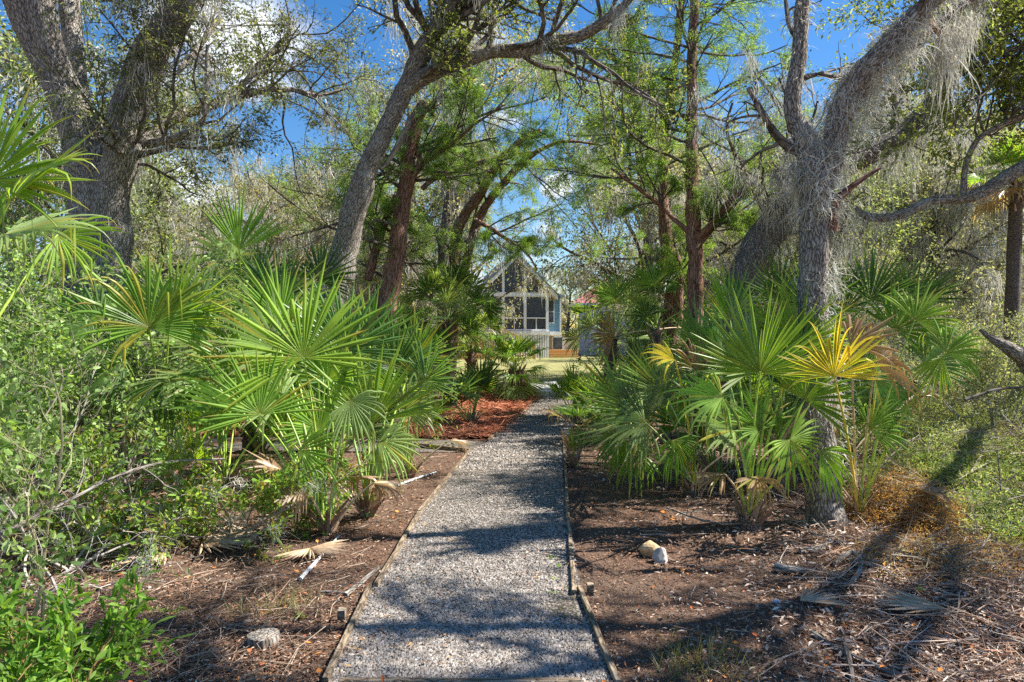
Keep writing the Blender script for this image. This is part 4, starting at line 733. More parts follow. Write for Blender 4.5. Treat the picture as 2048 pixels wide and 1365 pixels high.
for k, (pp, rr_) in enumerate((([(8.0, 8.6, 3.2), (7.6, 6.5, 4.9), (6.3, 4.6, 5.4), (4.8, 4.2, 5.6), (3.6, 4.2, 5.9), (2.7, 4.3, 6.1)], (.085, .075, .065, .055, .045, .025)), ([(6.3, 4.6, 5.4), (5.2, 3.8, 5.7), (4.4, 3.5, 6.0), (3.9, 3.1, 6.2)], (.08, .06, .045, .03)), ([(4.4, 3.5, 6.0), (3.2, 3.9, 6.9), (2.0, 4.2, 7.2)], (.05, .04, .02)), ([(7.6, 6.5, 4.9), (7.2, 4.9, 5.2), (6.4, 3.8, 5.4), (5.6, 2.9, 5.6)], (.06, .05, .04, .025)))):
    P, Rr = resample(np.array(pp), np.array(rr_), .1); rg = np.random.default_rng(900+k); P = P+rg.normal(size=P.shape).cumsum(0)*.012; tubes(a, P, Rr, 12, ref=(0, .2, 1), lump=.12, seed=900+k); of.append((P, Rr))
a.obj('limb', M_OAK, T, smooth=True); r = np.random.default_rng(391)
dress(T, r, of, 17, .1, 1, (.6, 1.7), S3(5, 5, 0), OAKL, 14, .09, .036, 392, clump=.62, spread=.07, rmax=.06, rr=.6)  # twigs and leaves of the added unseen limbs, to fill out their shade
r = np.random.default_rng(39); lv, ma = dress(T, r, [eo[2], eo[4], eo[4]], 30, .1, .95, (.7, 1.9), S3(7, 6, 0), OAKB+OAKL[2:], 11, .065, .028, 40, moss=12, mossL=.4, clump=.1, up=.3, hi=False)
festoons(ma, r, eo[1][0][40::3], 30, .55, .07, .006); shag(ma, r, eo[1][0][30:], eo[1][1][30:], 700, .2, .006); ma.obj('spanish_moss', M_MOSS, T)
# --- tall palm, right
T = palmetto('cabbage_palm', A3((2018-1024)/F*12, 12, 0), 'tall cabbage palm with bare ringed trunk at the right edge', 131, n=20, R=.62, pet=.45, trunk=4.25, tr=.115, tones=[GREEN, PALE, PALE], el=(-35, 85), droop=.6, cat='palm', bootn=40, nseg=30, dead=6)
# --- bare-branched tree near the red roof
def bare_tree(x, y, label, seed, H=3.2, col=None, leaf=4, cols=((.2, .18, .1), (.3, .26, .12)), grp=None, nlim=11, sc_=1.0, r0=.13):
    T = thing('deciduous_tree', (x, y, 0), label, 'tree', grp); r = np.random.default_rng(seed); a = Acc(); P = np.stack([np.linspace(0, .2, 12)+x, np.full(12, y), np.linspace(-.1, H, 12)], -1); tubes(a, P, np.linspace(r0*1.3, r0*.8, 12), 12, ref=(0, 1, 0), lump=.1, seed=seed); a.obj('trunk', M_OAKD, T, smooth=True)
    P0 = np.repeat(P[-1:], nlim, 0)+np.stack([np.zeros(nlim), np.zeros(nlim), -r.uniform(0, H*.25, nlim)], -1); an = np.arange(nlim)*2.4; e = np.radians(r.uniform(8, 75, nlim)); D = np.stack([np.cos(an)*np.cos(e), np.sin(an)*np.cos(e), np.sin(e)], -1)
    lv = grow(P0, D, r.uniform(2.6, 4.2, nlim)*sc_, np.full(nlim, r0*.45), [dict(K=12, wig=.13, trop=.02, n=9, ang=42, lr=.5, rr=.5, rmin=.008), dict(K=9, wig=.17, trop=.02, n=8, ang=40, lr=.5, rr=.6, rmin=.006), dict(K=6, wig=.2, n=4, ang=40, lr=.5, rr=.7, rmin=.0045), dict(K=4, wig=.2)], r)
    a = Acc(); bare(a, lv, sides=(6, 4, 3, 3), seed=seed); a.obj('branches', M_TWIG, T)
    if leaf: a = Acc(); leafing(a, r, lv[-1][0], leaf, .06, .03, cols, .04, clump=.4); a.obj('crown', M_LEAF, T)
    return T
bare_tree(5.2*24/30, 24, 'spreading almost bare tree in front of the red-roofed house', 401, H=3.1, leaf=1, r0=.14)

# ---------------------------------------------------------------- background trees
def bg_tree(seed, H, cols, moss, leafn=14, lsize=.13, spreadw=1.0, yellow=False):
    """one moss-draped woodland tree, base at the origin"""
    T = thing('woodland_tree', (0, 0, 0), '', 'tree', 'woodland trees behind the clearing'); r = np.random.default_rng(seed); a = Acc(); K = 14; lean = r.uniform(-.8, .8)
    P = np.stack([lean*np.linspace(0, 1, K)**1.5+.12*np.sin(np.linspace(0, 6, K)+seed), r.uniform(-.4, .4)*np.linspace(0, 1, K), np.linspace(-.2, H*.75, K)], -1); tubes(a, P, np.linspace(.20, .07, K), 10, ref=(0, 1, 0), lump=.12, seed=seed); a.obj('trunk', M_OAKD, T, smooth=True)
    n = 16; P0, D0, L0, R0 = sprout(r, (P, np.linspace(.20, .07, K)), n, .25, 1, 60, (2.0*spreadw, 3.8*spreadw), .45, .2, .07)
    lv = grow(P0, D0, L0, R0, [dict(K=9, wig=.18, trop=.03, n=7, ang=50, lr=.5, rr=.5, rmin=.012), dict(K=7, wig=.2, trop=.0, n=6, ang=45, lr=.45, rr=.6, rmin=.008), dict(K=4, wig=.2)], r)
    a = Acc(); bare(a, lv, sides=(5, 4, 3), seed=seed); a.obj('branches', M_TWIG, T)
    a = Acc(); leafing(a, r, lv[-1][0], int(leafn*1.9), lsize*.85, lsize*.36, cols, .2, clump=.2); a.obj('crown', M_LEAF, T)
    if moss:
        a = Acc(); q = np.concatenate([lv[0][0][:, 2:].reshape(-1, 3), lv[1][0][:, 2:].reshape(-1, 3)]); q = q[r.integers(0, len(q), int(moss*.9))]; festoons(a, r, q, 20, 1.1, .13, .024, .12); a.obj('spanish_moss', M_MOSS, T)
    return T
def copy_thing(src, loc, rz, s, label):
    c = src.copy(); COL.objects.link(c); c.location = loc; c.rotation_euler = (0, 0, rz); c.scale = (s, s, s); c['label'] = label
    for ch in src.children:
        d = ch.copy(); COL.objects.link(d); d.parent = c
        for g in ch.children: e = g.copy(); COL.objects.link(e); e.parent = d
    return c
BG1 = [(.2, .21, .12), (.3, .31, .2), (.41, .41, .29), (.52, .50, .38)]; BG2 = [(.45, .36, .14), (.6, .44, .14), (.36, .34, .17), (.5, .47, .28)]; BG3 = [(.15, .23, .08), (.24, .32, .13), (.35, .42, .2), (.42, .42, .28)]
protos = [bg_tree(501, 9, BG1, 260), bg_tree(502, 11, BG3, 120, 14), bg_tree(503, 10, BG2, 60, 9), bg_tree(504, 8, BG1, 380, 11), bg_tree(505, 12, BG1+BG2[:1], 200, 10)]
bgt = [(-12.5, 15, 3, 1.15, 'moss-hung tree behind the forked oak, left picture edge'), (-8.6, 13.5, 1, .95, 'green tree just left of the forked oak fork'), (-7.2, 16.5, 0, .55, 'moss-draped tree right behind the forked oak'),
 (-9.6, 21, 4, .62, 'taller moss-draped tree behind the forked oak'), (-5.2, 20.0, 3, .85, 'grey mossy tree left of the leaning oak'), (-7.3, 26, 2, .85, 'yellow-leaved tree far behind the bare curved limbs'),
 (-4.2, 22, 3, .62, 'moss-draped tree between leaning oak and forked oak'), (-14, 25, 1, 1.1, 'green tree deep in the left woods'), (-17, 32, 0, 1.2, 'mossy tree far back at the left edge'), (-11, 33, 2, 1.1, 'autumn-toned tree far back on the left'),
 (-6.0, 56, 1, 1.2, 'green tree rising behind the white siding wing'), (-7.9, 36, 0, 1.1, 'mossy tree beyond the wing on the left'), (-16, 42, 4, 1.3, 'tall tree behind the left woods'), (-9, 55, 4, 1.4, 'tall tree rising behind the siding wing roof'),
 (5.2, 17.5, 3, .95, 'moss-draped tree right behind the leaning dark oak'), (7.6, 19, 0, .9, 'mossy tree behind the split limbs of the mossy oak'), (10.2, 18, 3, .95, 'moss-hung tree behind the sinuous low limb'), (9.2, 24, 1, 1.0, 'green tree beyond the mossy oak'),
 (12.6, 21, 0, 1.0, 'mossy tree behind the tall cabbage palm'), (15.5, 24, 4, 1.1, 'taller tree at the right picture edge woods'), (13.0, 30, 3, 1.1, 'grey mossy tree deep in the right woods'), (18, 34, 0, 1.2, 'mossy tree far back at the right edge'),
 (6.6, 26, 4, 1.0, 'thin-crowned tree between the cedar pair and mossy oak'), (7.5, 40, 2, .9, 'yellow tree beside the red-roofed house'), (4.6, 56, 2, .85, 'golden tree behind the porch house, near its dish'), (10.5, 56, 2, .9, 'golden tree behind the red-roofed house'),
 (17, 58, 1, 1.3, 'tall green tree behind the right woods'), (24, 50, 4, 1.3, 'tall tree at the far right horizon'), (-24, 52, 0, 1.4, 'tall mossy tree at the far left horizon'), (1.8, 62, 1, .8, 'low green tree behind the porch ridge'),
 (-11.5, 12.5, 3, .9, 'moss-hung tree close behind the left edge of the forked oak'), (-8.2, 12.6, 1, .75, 'bright green tree in the crook left of the forked oak'), (-2.6, 30, 4, 1.1, 'thin tree above the main roof, left of the twin-stemmed cedar'),
 (14.5, 16.5, 3, 1.0, 'moss-hung tree at the right edge beyond the tall cabbage palm'), (11.4, 23, 1, 1.0, 'green tree between the mossy oak and the tall cabbage palm'), (9.0, 15.2, 3, .8, 'moss curtain tree above the brush'), (19, 27, 1, 1.2, 'green tree outside the palm at the far right'),
 (-2.0, 20.0, 4, 1.2, 'thin tree between the broken cedar and the twin-stemmed cedar'), (-5.0, 14.2, 4, .55, 'thin-crowned tree between forked oak and leaning oak'), (7.0, 14.8, 1, .8, 'green tree right of the mossy oak trunk'),
 (4.5, 22.0, 1, 1.25, 'tall green tree rising between the hollowed cedar and the straight cedar'), (-3.4, 24.0, 1, 1.1, 'tall green tree behind the leaning oak'),
 (22, 38, 3, 1.3, 'moss-hung tree low on the right horizon'), (14, 44, 0, 1.2, 'mossy tree low behind the right brush'), (20, 62, 4, 1.4, 'big tree at the back of the right woods'), (-20, 40, 3, 1.2, 'moss-hung tree at the back of the left woods'), (-13.5, 50, 1, 1.3, 'green tree at the back of the left woods')]
used = set()
for k, (x, y, t, s, lab) in enumerate(bgt):
    if t not in used: used.add(t); o = protos[t]; o.location = (x, y, 0); o.rotation_euler = (0, 0, k*1.7); o.scale = (s, s, s); o['label'] = lab
    else: copy_thing(protos[t], (x, y, 0), k*1.7, s, lab)

# ---------------------------------------------------------------- shrubs
SHL = [(.15, .27, .06), (.22, .36, .09), (.3, .44, .13), (.4, .52, .22)]; SHB = [(.17, .32, .05), (.27, .45, .08), (.38, .55, .11)]; SHG = [(.22, .26, .14), (.3, .33, .19), (.4, .42, .28)]
def shrub(base, label, seed, n=9, L=1.2, cols=SHL, leaf=.04, lw=.02, per=12, up=.3, name='shrub', el=(30, 80), grp='broadleaf shrubs in the thicket', sub=(7, 6), rad=.010, spread=.02, twig=(.3, .26, .2), clump=.1, az=None, smat=None, moss=0):
    T = thing(name, base, label, 'shrub', grp); r = np.random.default_rng(seed); an = r.uniform(0, 6.28, n) if az is None else np.radians(r.uniform(az[0], az[1], n)); e = np.radians(r.uniform(el[0], el[1], n)); D = np.stack([np.cos(an)*np.cos(e), np.sin(an)*np.cos(e), np.sin(e)], -1)
    P0 = np.asarray(base, float)+r.normal(size=(n, 3))*np.array([.08, .08, 0]); lv = grow(P0, D, L*r.uniform(.7, 1.2, n), np.full(n, rad), [dict(K=10, wig=.13, trop=.02, n=sub[0], ang=42, lr=.5, rr=.55, tmin=.3, rmin=.003), dict(K=7, wig=.17, trop=.04, n=sub[1], ang=42, lr=.5, rr=.7, rmin=.0018), dict(K=5, wig=.2, trop=.05)], r)
    a = Acc()
    for l, (P, Rd) in enumerate(lv): tubes(a, P, Rd, (6, 4, 3)[l], seed=seed+l, col=pick(r, len(P), [twig], .12))
    a.obj('stems', smat or M_STEM, T)
    if moss:
        q = lv[1][0][:, 2:].reshape(-1, 3); q = q[r.integers(0, len(q), moss)]; a = Acc(); kk = 45; strands(a, r, np.repeat(q, kk, 0)+r.normal(size=(moss*kk, 3))*.035, r.uniform(.06, .2, moss*kk), .004, 6, .6, .5); a.obj('spanish_moss', M_MOSS, T)
    a = Acc(); leafing(a, r, lv[-1][0], per, leaf, lw, cols, spread, hi=True, clump=clump, up=.25); leafing(a, r, lv[-2][0], per//2, leaf, lw, cols, spread, hi=True, clump=clump); a.obj('leaves', M_LEAF, T); return T
shrub((-1.80, 2.55, 0), 'bright green narrow-leaved shrub in the bottom left corner', 601, 13, .52, [(.12, .26, .035), (.19, .35, .055), (.28, .45, .08)], .07, .02, 8, el=(35, 85), sub=(6, 4), twig=(.3, .2, .08), clump=0)
shrub((-2.25, 2.9, 0), 'leafy shrub stem rising at the left picture edge', 602, 5, 1.5, SHL, .045, .024, 8, el=(60, 88), sub=(9, 6), twig=(.3, .27, .15), clump=.2)
shrub((-3.5, 4.4, 0), 'small-leaved shrub at the left edge below the arching fans', 603, 14, 1.5, SHL, .05, .028, 8, el=(35, 88), sub=(9, 7), clump=.15)
shrub((-4.7, 5.6, 0), 'dense small-leaved shrub, far left behind the front one', 604, 16, 2.0, SHL, .055, .03, 10, el=(40, 88), sub=(9, 7), clump=.15)
shrub((-4.0, 7.0, 0), 'small-leaved shrub below the forked oak trunk', 605, 16, 2.1, SHL, .055, .03, 13, el=(35, 85), sub=(9, 7))
shrub((-5.6, 7.2, 0), 'tall leafy shrub left of the forked oak', 606, 16, 2.3, SHL, .06, .032, 13, el=(40, 88), sub=(9, 7))
shrub((-2.15, 5.3, 0), 'bay shrub with rusty new growth in front of the left palmettos', 607, 12, .85, SHB+[(.3, .2, .06)], .065, .022, 8, el=(5, 60), sub=(7, 5), twig=(.34, .28, .22), moss=14)
shrub((-3.1, 5.1, 0), 'low bay shrub under the yellowing palmetto', 608, 12, .85, SHB+[(.28, .2, .07)], .065, .022, 8, el=(5, 60), sub=(7, 5), twig=(.34, .3, .25), moss=10)
shrub((-2.9, 4.4, 0), 'sparse grey-twigged shrub on the left with lichen-covered stems', 609, 11, 1.0, SHL, .035, .016, 4, el=(0, 50), sub=(8, 5), twig=(.42, .38, .34), clump=.5, moss=16)
shrub((-1.5, 7.9, 0), 'yellow-green sapling in front of the leaning oak', 610, 7, 1.6, [(.22, .32, .06), (.3, .38, .08)], .045, .02, 8, el=(65, 88), sub=(6, 5))
shrub((-6.5, 10.5, 0), 'tall shrub behind the forked oak base', 611, 18, 2.6, SHL+SHG, .06, .03, 9, el=(40, 88), sub=(9, 7))
shrub((-4.3, 11.5, 0), 'grey-green shrub behind the forked oak, right side', 612, 18, 2.4, SHG+SHL, .06, .03, 9, el=(40, 88), sub=(9, 7))
shrub((3.2, 13.5, 0), 'round green shrub left of the cedar pair', 613, 16, 1.7, [(.06, .13, .03), (.1, .19, .045)], .05, .028, 12, el=(30, 88), sub=(9, 7))
shrub((3.9, 20.5, 0), 'leafy shrub screening the grey wall of the red-roofed house', 618, 18, 2.2, [(.09, .17, .04), (.15, .25, .07)], .07, .035, 10, el=(30, 88), sub=(9, 7))
shrub((5.6, 11.2, 0), 'grey-green shrub behind the mossy oak', 614, 18, 2.3, SHG, .055, .022, 9, el=(30, 88), sub=(9, 7), twig=(.4, .37, .33))
shrub((7.6, 12.5, 0), 'tall grey-green shrub left of the tall cabbage palm', 615, 18, 2.6, SHG, .06, .024, 9, el=(30, 88), sub=(9, 7), twig=(.4, .37, .33))
shrub((10.4, 13.0, 0), 'tall grey-green shrub right of the tall cabbage palm', 616, 18, 2.6, SHG+SHL, .06, .024, 9, el=(30, 88), sub=(9, 7), twig=(.4, .37, .33))
shrub((6.6, 9.2, 0), 'silvery brush shrub behind the reaching palmetto frond', 617, 18, 1.6, SHG, .05, .02, 9, el=(15, 80), sub=(9, 7), twig=(.42, .4, .36))
# cut brush mound and rust-coloured dead juniper on the right
def mound(cx, cy, rx_, ry_, h, n, cols, name, label, cat, seed, L=.05, Wd=.012, stick=300, stc=(.42, .38, .33), kind=None):
    r = np.random.default_rng(seed); u = r.uniform(-1, 1, (n*2, 2)); u = u[(u**2).sum(1) < 1][:n]; n = len(u); rad = np.sqrt((u**2).sum(1)); top = h*(1-rad**2)*(.75+.35*np.sin(u[:, 0]*7+seed)*np.sin(u[:, 1]*6))
    P = np.stack([cx+u[:, 0]*rx_, cy+u[:, 1]*ry_, top*r.uniform(.35, 1.05, n)+.02], -1); a = Acc(); nc = n//45; ctr = P[r.integers(0, n, nc)]; P = np.repeat(ctr, 45, 0)+r.normal(size=(nc*45, 3))*np.array([.11, .11, .05]); n = len(P); P[:, 2] = np.maximum(P[:, 2], .02)
    D = r.normal(size=(n, 3))+np.array([0, -.3, .5]); cl = np.repeat(pick(r, nc, cols, .2), 45, 0)*(1+r.normal(size=(n, 1))*.15)
    leaves(a, P, D, r.normal(size=(n, 3))+np.array([0, 0, .6]), L*r.uniform(.6, 1.4, n), Wd, cl)
    m = stick; u = r.uniform(-1, 1, (m, 2))*.85; z = h*(1-(u**2).sum(1)).clip(.05)*r.uniform(.6, 1.1, m); d = nrm(r.normal(size=(m, 3))*np.array([1, 1, .25])); l = r.uniform(.15, .7, m)[:, None]
    p = np.stack([cx+u[:, 0]*rx_, cy+u[:, 1]*ry_, z], -1); P3 = np.stack([p-d*l*.5, p+r.normal(size=(m, 3))*.03, p+d*l*.5], 1); P3[:, :, 2] = np.maximum(P3[:, :, 2], .015)
    tubes(a, P3, np.full((m, 3), 1)*r.uniform(.0015, .005, (m, 1)), 3, col=pick(r, m, [stc, (.3, .24, .2), (.52, .5, .46)], .15), seed=seed)
    o = a.obj(name, M_LEAF, org=(cx, cy, 0), label=label, category=cat)
    if kind: o['kind'] = kind
    return o
BRU = [(.17, .27, .08), (.25, .35, .12), (.32, .37, .2), (.42, .43, .3)]
mound(5.3, 7.2, 1.5, 1.3, .62, 60000, BRU, 'cut_brush', 'pile of cut grey-green brush on the right', 'brush', 701, stick=900, kind='stuff')
mound(7.6, 8.3, 1.8, 1.6, .7, 50000, BRU, 'cut_brush', 'cut brush spread to the right picture edge', 'brush', 702, stick=900, kind='stuff')
mound(4.6, 5.6, 1.0, .75, .28, 24000, BRU, 'cut_brush', 'low fringe of brush in front of the brush pile', 'brush', 703, stick=500, kind='stuff')
mound(6.3, 10.0, 2.6, 1.3, .8, 42000, BRU, 'cut_brush', 'brush rising behind the brush pile', 'brush', 706, stick=500, kind='stuff')
RUS = [(.42, .22, .09), (.50, .28, .12), (.34, .18, .08), (.55, .38, .2)]
mound(3.35, 5.9, .42, .4, .42, 16000, RUS, 'dead_juniper', 'rust-coloured dead juniper branch beside the mossy oak base', 'dead branch', 704, .035, .006, 200)
mound(3.1, 4.75, .8, .4, .12, 7000, RUS, 'dead_juniper', 'flat scatter of rusty juniper sprays in front of the brush', 'dead branch', 705, .035, .005, 200)
# undergrowth filling the ground behind
def under(label, seed, n, reg, cols, L, Wd, hmax):
    r = np.random.default_rng(seed); x = r.uniform(reg[0], reg[1], n); y = r.uniform(reg[2], reg[3], n); nc = n//40; cx = r.uniform(reg[0], reg[1], nc); cy = r.uniform(reg[2], reg[3], nc); hh = hmax*r.uniform(.25, 1, nc)
    k = np.repeat(np.arange(nc), 40); m = len(k); P = np.stack([cx[k], cy[k], hh[k]*r.uniform(.1, 1, m)], -1)+r.normal(size=(m, 3))*np.array([.22, .22, .1]); P[:, 2] = np.maximum(P[:, 2], .02)
    a = Acc(); cl = pick(r, nc, cols, .25)[k]*(1+r.normal(size=(m, 1))*.15); leaves(a, P, r.normal(size=(m, 3))+np.array([0, 0, .5]), r.normal(size=(m, 3))+np.array([0, 0, .6]), L*r.uniform(.6, 1.4, m), Wd, cl); a.obj('undergrowth', M_LEAF, kind='stuff', label=label, category='undergrowth')
under('tangled undergrowth beneath the woods on the left', 711, 60000, (-16, -4.5, 12, 26), SHG+SHL+BG2[:1], .09, .035, 1.8)
under('tangled grey undergrowth beneath the woods on the right', 712, 60000, (4.6, 18, 12, 28), SHG+SHL[:2], .09, .035, 1.9)
under('distant scrub behind the lawn', 713, 50000, (-45, 50, 60, 75), SHG+BG2, .35, .15, 8.0)
under('dense thicket at the back of the right woods', 714, 50000, (9, 30, 28, 42), SHG+BG1, .2, .08, 4.5)
under('dense thicket at the back of the left woods', 715, 40000, (-30, -9, 26, 42), SHG+BG1, .2, .08, 4.5)

# ---------------------------------------------------------------- ground objects
def stick(pts, r0, r1, label, seed, matr=M_WEATH, name='fallen_stick', cat='stick', fork=0):
    P = np.array(pts, float); P, Rr = resample(P, np.linspace(r0, r1, len(P)), .05); a = Acc(); tubes(a, P, Rr, 7, ref=(.1, .2, 1), lump=.15, seed=seed, cap=True)
    if fork:
        r = np.random.default_rng(seed); s = sprout(r, (P, Rr), fork, .2, .95, 45, (.1, .35), .6, .05, .006); lv = grow(*s, [dict(K=6, wig=.25, n=3, ang=45, lr=.5, rr=.6, rmin=.0015), dict(K=4, wig=.3)], r)
        for q in lv: q[0][:, :, 2] = np.maximum(q[0][:, :, 2], .01)
        bare(a, lv, (5, 4), seed)
    return a.obj(name, matr, org=P[0], label=label, category=cat, group='fallen sticks and branches')
def g3(px, py, h=.02): return G(px, py)+A3(0, 0, h)
stick([g3(690, 1198), g3(722, 1172), g3(757, 1142)], .018, .014, 'split grey board scrap lying against the left edging', 801)
stick([g3(640, 1190), g3(690, 1192)], .008, .006, 'short grey stick beside the board scrap', 802)
stick([g3(795, 975), g3(835, 960), g3(872, 948)], .014, .009, 'pale dry stem below the small left palmetto', 803, M_DRY)
stick([g3(600, 1165), g3(645, 1115), g3(680, 1075)], .014, .008, 'long dry palm stem pointing at the left front palmetto', 804, M_DRY)
stick([g3(1335, 1030, .06), g3(1395, 1055, .07), g3(1440, 1062, .06), g3(1480, 1060, .05)], .009, .006, 'forked grey branch on shaded ground right of the path', 805, M_WEATH, fork=9)
stick([g3(1625, 1275), g3(1680, 1310), g3(1760, 1345), g3(1830, 1372)], .017, .013, 'long brown stick in the bottom right leaf litter', 806, M_TWIG)
stick([g3(1690, 1310, .05), g3(1700, 1345, .04), g3(1708, 1385)], .014, .01, 'short dark stick crossing the long one at the bottom right', 807, M_TWIG)
stick([g3(1940, 1000, .25), g3(1975, 970, .4), g3(2010, 965, .45), g3(2070, 968, .4)], .010, .006, 'bleached white branch sticking out of the brush, right edge', 808, M_WEATH, fork=3)
stick([g3(1730, 985, .1), g3(1800, 960, .35), g3(1880, 930, .5), g3(1960, 920, .6)], .007, .004, 'thin grey branch arching over the low brush', 809, M_WEATH, fork=5)
stick([W(0, 1068, 3.6), W(60, 1040, 3.8), W(150, 995, 4.1), W(240, 950, 4.4), W(330, 925, 4.7), W(450, 918, 5)], .012, .006, 'long grey fallen branch crossing the left shrubs', 810, M_WEATH, fork=12)
stick([g3(215, 1042, .08), g3(290, 1058, .1), g3(340, 1068, .08), g3(400, 1062, .1), g3(430, 1090, .02)], .005, .003, 'thin bleached twig over dead palm leaves on the left', 811, M_WEATH, fork=6)
stick([W(1995, 900, 6), W(2000, 960, 5.9), W(2010, 1060, 5.6)], .005, .006, 'thin dark upright twig near the right edge', 812, M_TWIG)
stick([W(1930, 800, 7), W(1990, 780, 7), W(2050, 775, 7)], .016, .012, 'brown dead branch lying on top of the brush pile', 813, M_TWIG)
# driftwood
r = np.random.default_rng(9)
stick([g3(1552, 1142, .03), g3(1580, 1148, .03), g3(1608, 1150, .025)], .028, .02, 'short bleached log lying in the leaves', 820, M_WEATH, 'driftwood', 'driftwood')
stick([g3(1668, 1140, .04), g3(1705, 1128, .08), g3(1722, 1150, .06), g3(1700, 1176, .03), g3(1675, 1176, .02)], .022, .01, 'curled weathered root piece beside the bleached log', 821, M_WEATH, 'driftwood', 'driftwood')
stick([g3(1712, 1138, .05), g3(1760, 1150, .05), g3(1798, 1165, .03)], .02, .01, 'flat weathered bark strip right of the curled root', 822, M_WEATH, 'driftwood', 'driftwood')
stick([g3(1600, 1112, .03), g3(1640, 1110, .04), g3(1668, 1092, .05), g3(1690, 1110, .03)], .028, .015, 'gnarled grey surface root in front of the mossy oak', 823, M_OAK, 'root_piece', 'root')
# tree stump and rocks
def rock(label, c, s, seed, col, name='rock', cat='rock', flat=.6):
    r = np.random.default_rng(seed); import bmesh
    bm = bmesh.new(); bmesh.ops.create_icosphere(bm, subdivisions=3, radius=1); V = np.array([v.co[:] for v in bm.verts]); T_ = np.array([[v.index for v in f.verts] for f in bm.faces]); bm.free()
    d = np.zeros(len(V))
    for k in range(11): w = nrm(r.normal(size=3)*A3(1, 1, .8)); d = np.minimum(d, np.where(V@w > .05, .66/np.maximum(V@w, .05), 9)-1)
    V = V*(1+d[:, None])*np.array([s[0], s[1], s[2]]); V[:, 2] = np.maximum(V[:, 2], -s[2]*.5); V = V+np.asarray(c)+A3(0, 0, s[2]*.45)
    a = Acc(); a.add(V, None, T_, col); return a.obj(name, M_STONE, org=c, label=label, category=cat)
rock('pale tan rock with a flat top right of the path', G(1300, 1112), (.095, .07, .085), 31, (.58, .40, .21)); rock('grey chipped concrete lump leaning on the tan rock', G(1322, 1126), (.065, .055, .075), 32, (.45, .40, .35))
a = Acc(); c = G(527, 1288); K = 6; P = c+np.stack([np.zeros(K), np.zeros(K), np.linspace(-.02, .05, K)], -1); tubes(a, P, np.linspace(.085, .078, K), 20, ref=(0, 1, 0), lump=.14, seed=5, cap=True); a.obj('tree_stump', M_WEATH, org=c, label='small sawn tree stump in the bottom left leaf litter', category='stump')
a = Acc(); c = G(297, 1180); rock('small whitish stone in the left leaf litter', c, (.02, .016, .022), 33, (.6, .55, .48))
rock('bluish oyster shell lump at the edge of the palm shadow', G(1553, 1207), (.03, .022, .02), 34, (.42, .44, .47), 'shell', 'shell')
# dead palm fans on the ground, left
for k, (px, py, s, lab, ax) in enumerate(((215, 1045, .5, 'dead palm fan lying flat on the left by the bleached twig', (-1, .2, .05)), (405, 1095, .5, 'dead palm fan flattened on the litter in the left foreground', (1, .35, .03)), (330, 1120, .42, 'dead brown palm fan nearest the corner shrub', (-.6, -.4, .03)), (620, 1110, .35, 'dead palm leaf below the big left palmetto', (.5, -.5, .02)), (1730, 1000, .4, 'dead palm leaf at the foot of the dead juniper', (1, -.3, .05)))):
    c = G(px, py, .05); r = np.random.default_rng(830+k); a = Acc(); blade(a, r, c, A3(*ax), A3(0, 0, 1), s, nseg=26, spread=170, droop=.02, cup=.05, tone=dict(BROWN, yel=0)); a.V = [np.c_[v[:, :2], np.maximum(v[:, 2], hgt(v[:, 0], v[:, 1])+.02)] for v in a.V]; a.obj('dead_palm_fan', M_DRY, org=c, label=lab, category='palm leaf', group='dead palm leaves on the ground')
for k, (px, py, s_, lab, ax) in enumerate(((1600, 1215, .3, 'weathered palm leaf scrap right of the shell', (1, .3, .03)), (1890, 1230, .42, 'long tan palm leaf in the right foreground litter', (-1, .35, .03)), (1960, 1130, .4, 'brown palm leaf at the right edge below the brush', (-1, -.2, .03)), (480, 1010, .4, 'dead palm leaf under the palmetto stems on the left', (.9, .3, .03)))):
    c = G(px, py, .04); r = np.random.default_rng(845+k); a = Acc(); blade(a, r, c, A3(*ax), A3(0, 0, 1), s_, nseg=18, spread=80, droop=.02, cup=.05, tone=dict(BROWN, yel=0)); a.V = [np.c_[v[:, :2], np.maximum(v[:, 2], hgt(v[:, 0], v[:, 1])+.02)] for v in a.V]; a.obj('dead_palm_fan', M_DRY, org=c, label=lab, category='palm leaf', group='dead palm leaves on the ground')
# grass tufts and seedlings
def tuft(label, c, n, L, cols, seed, name='grass_tuft', cat='grass', w=.003, lean=.5, stf=None):
    r = np.random.default_rng(seed); P = np.asarray(c)+r.normal(size=(n, 3))*np.array([.05, .05, 0])*(1+n/150); D = nrm(r.normal(size=(n, 3))*lean+np.array([0, 0, 1])); a = Acc(); pts = [P]; st = (L*r.uniform(.4, 1.2, n)/4)[:, None]
    for k in range(4): D = nrm(D+np.array([0, 0, -.12])+r.normal(size=(n, 3))*.06); pts.append(pts[-1]+D*st)
    P = np.stack(pts, 1); S = nrm(r.normal(size=(n, 1, 3))*np.array([1, 1, .1])); ww = (w*(1-np.linspace(0, .9, 5)))[None, :, None]; V = np.stack([P-S*ww, P+S*ww], 2); i = np.arange(4)*2; q = np.stack([i, i+1, i+3, i+2], -1); Q = (q[None]+(np.arange(n)*10)[:, None, None]).reshape(-1, 4)
    a.add(V.reshape(-1, 3), Q, None, np.repeat(pick(r, n, cols, .15), 10, 0)); a.obj(name, M_LEAF, org=c, label=label, category=cat, group='grass tufts in the litter')
GT = [(.2, .24, .08), (.3, .27, .14), (.4, .33, .2)]
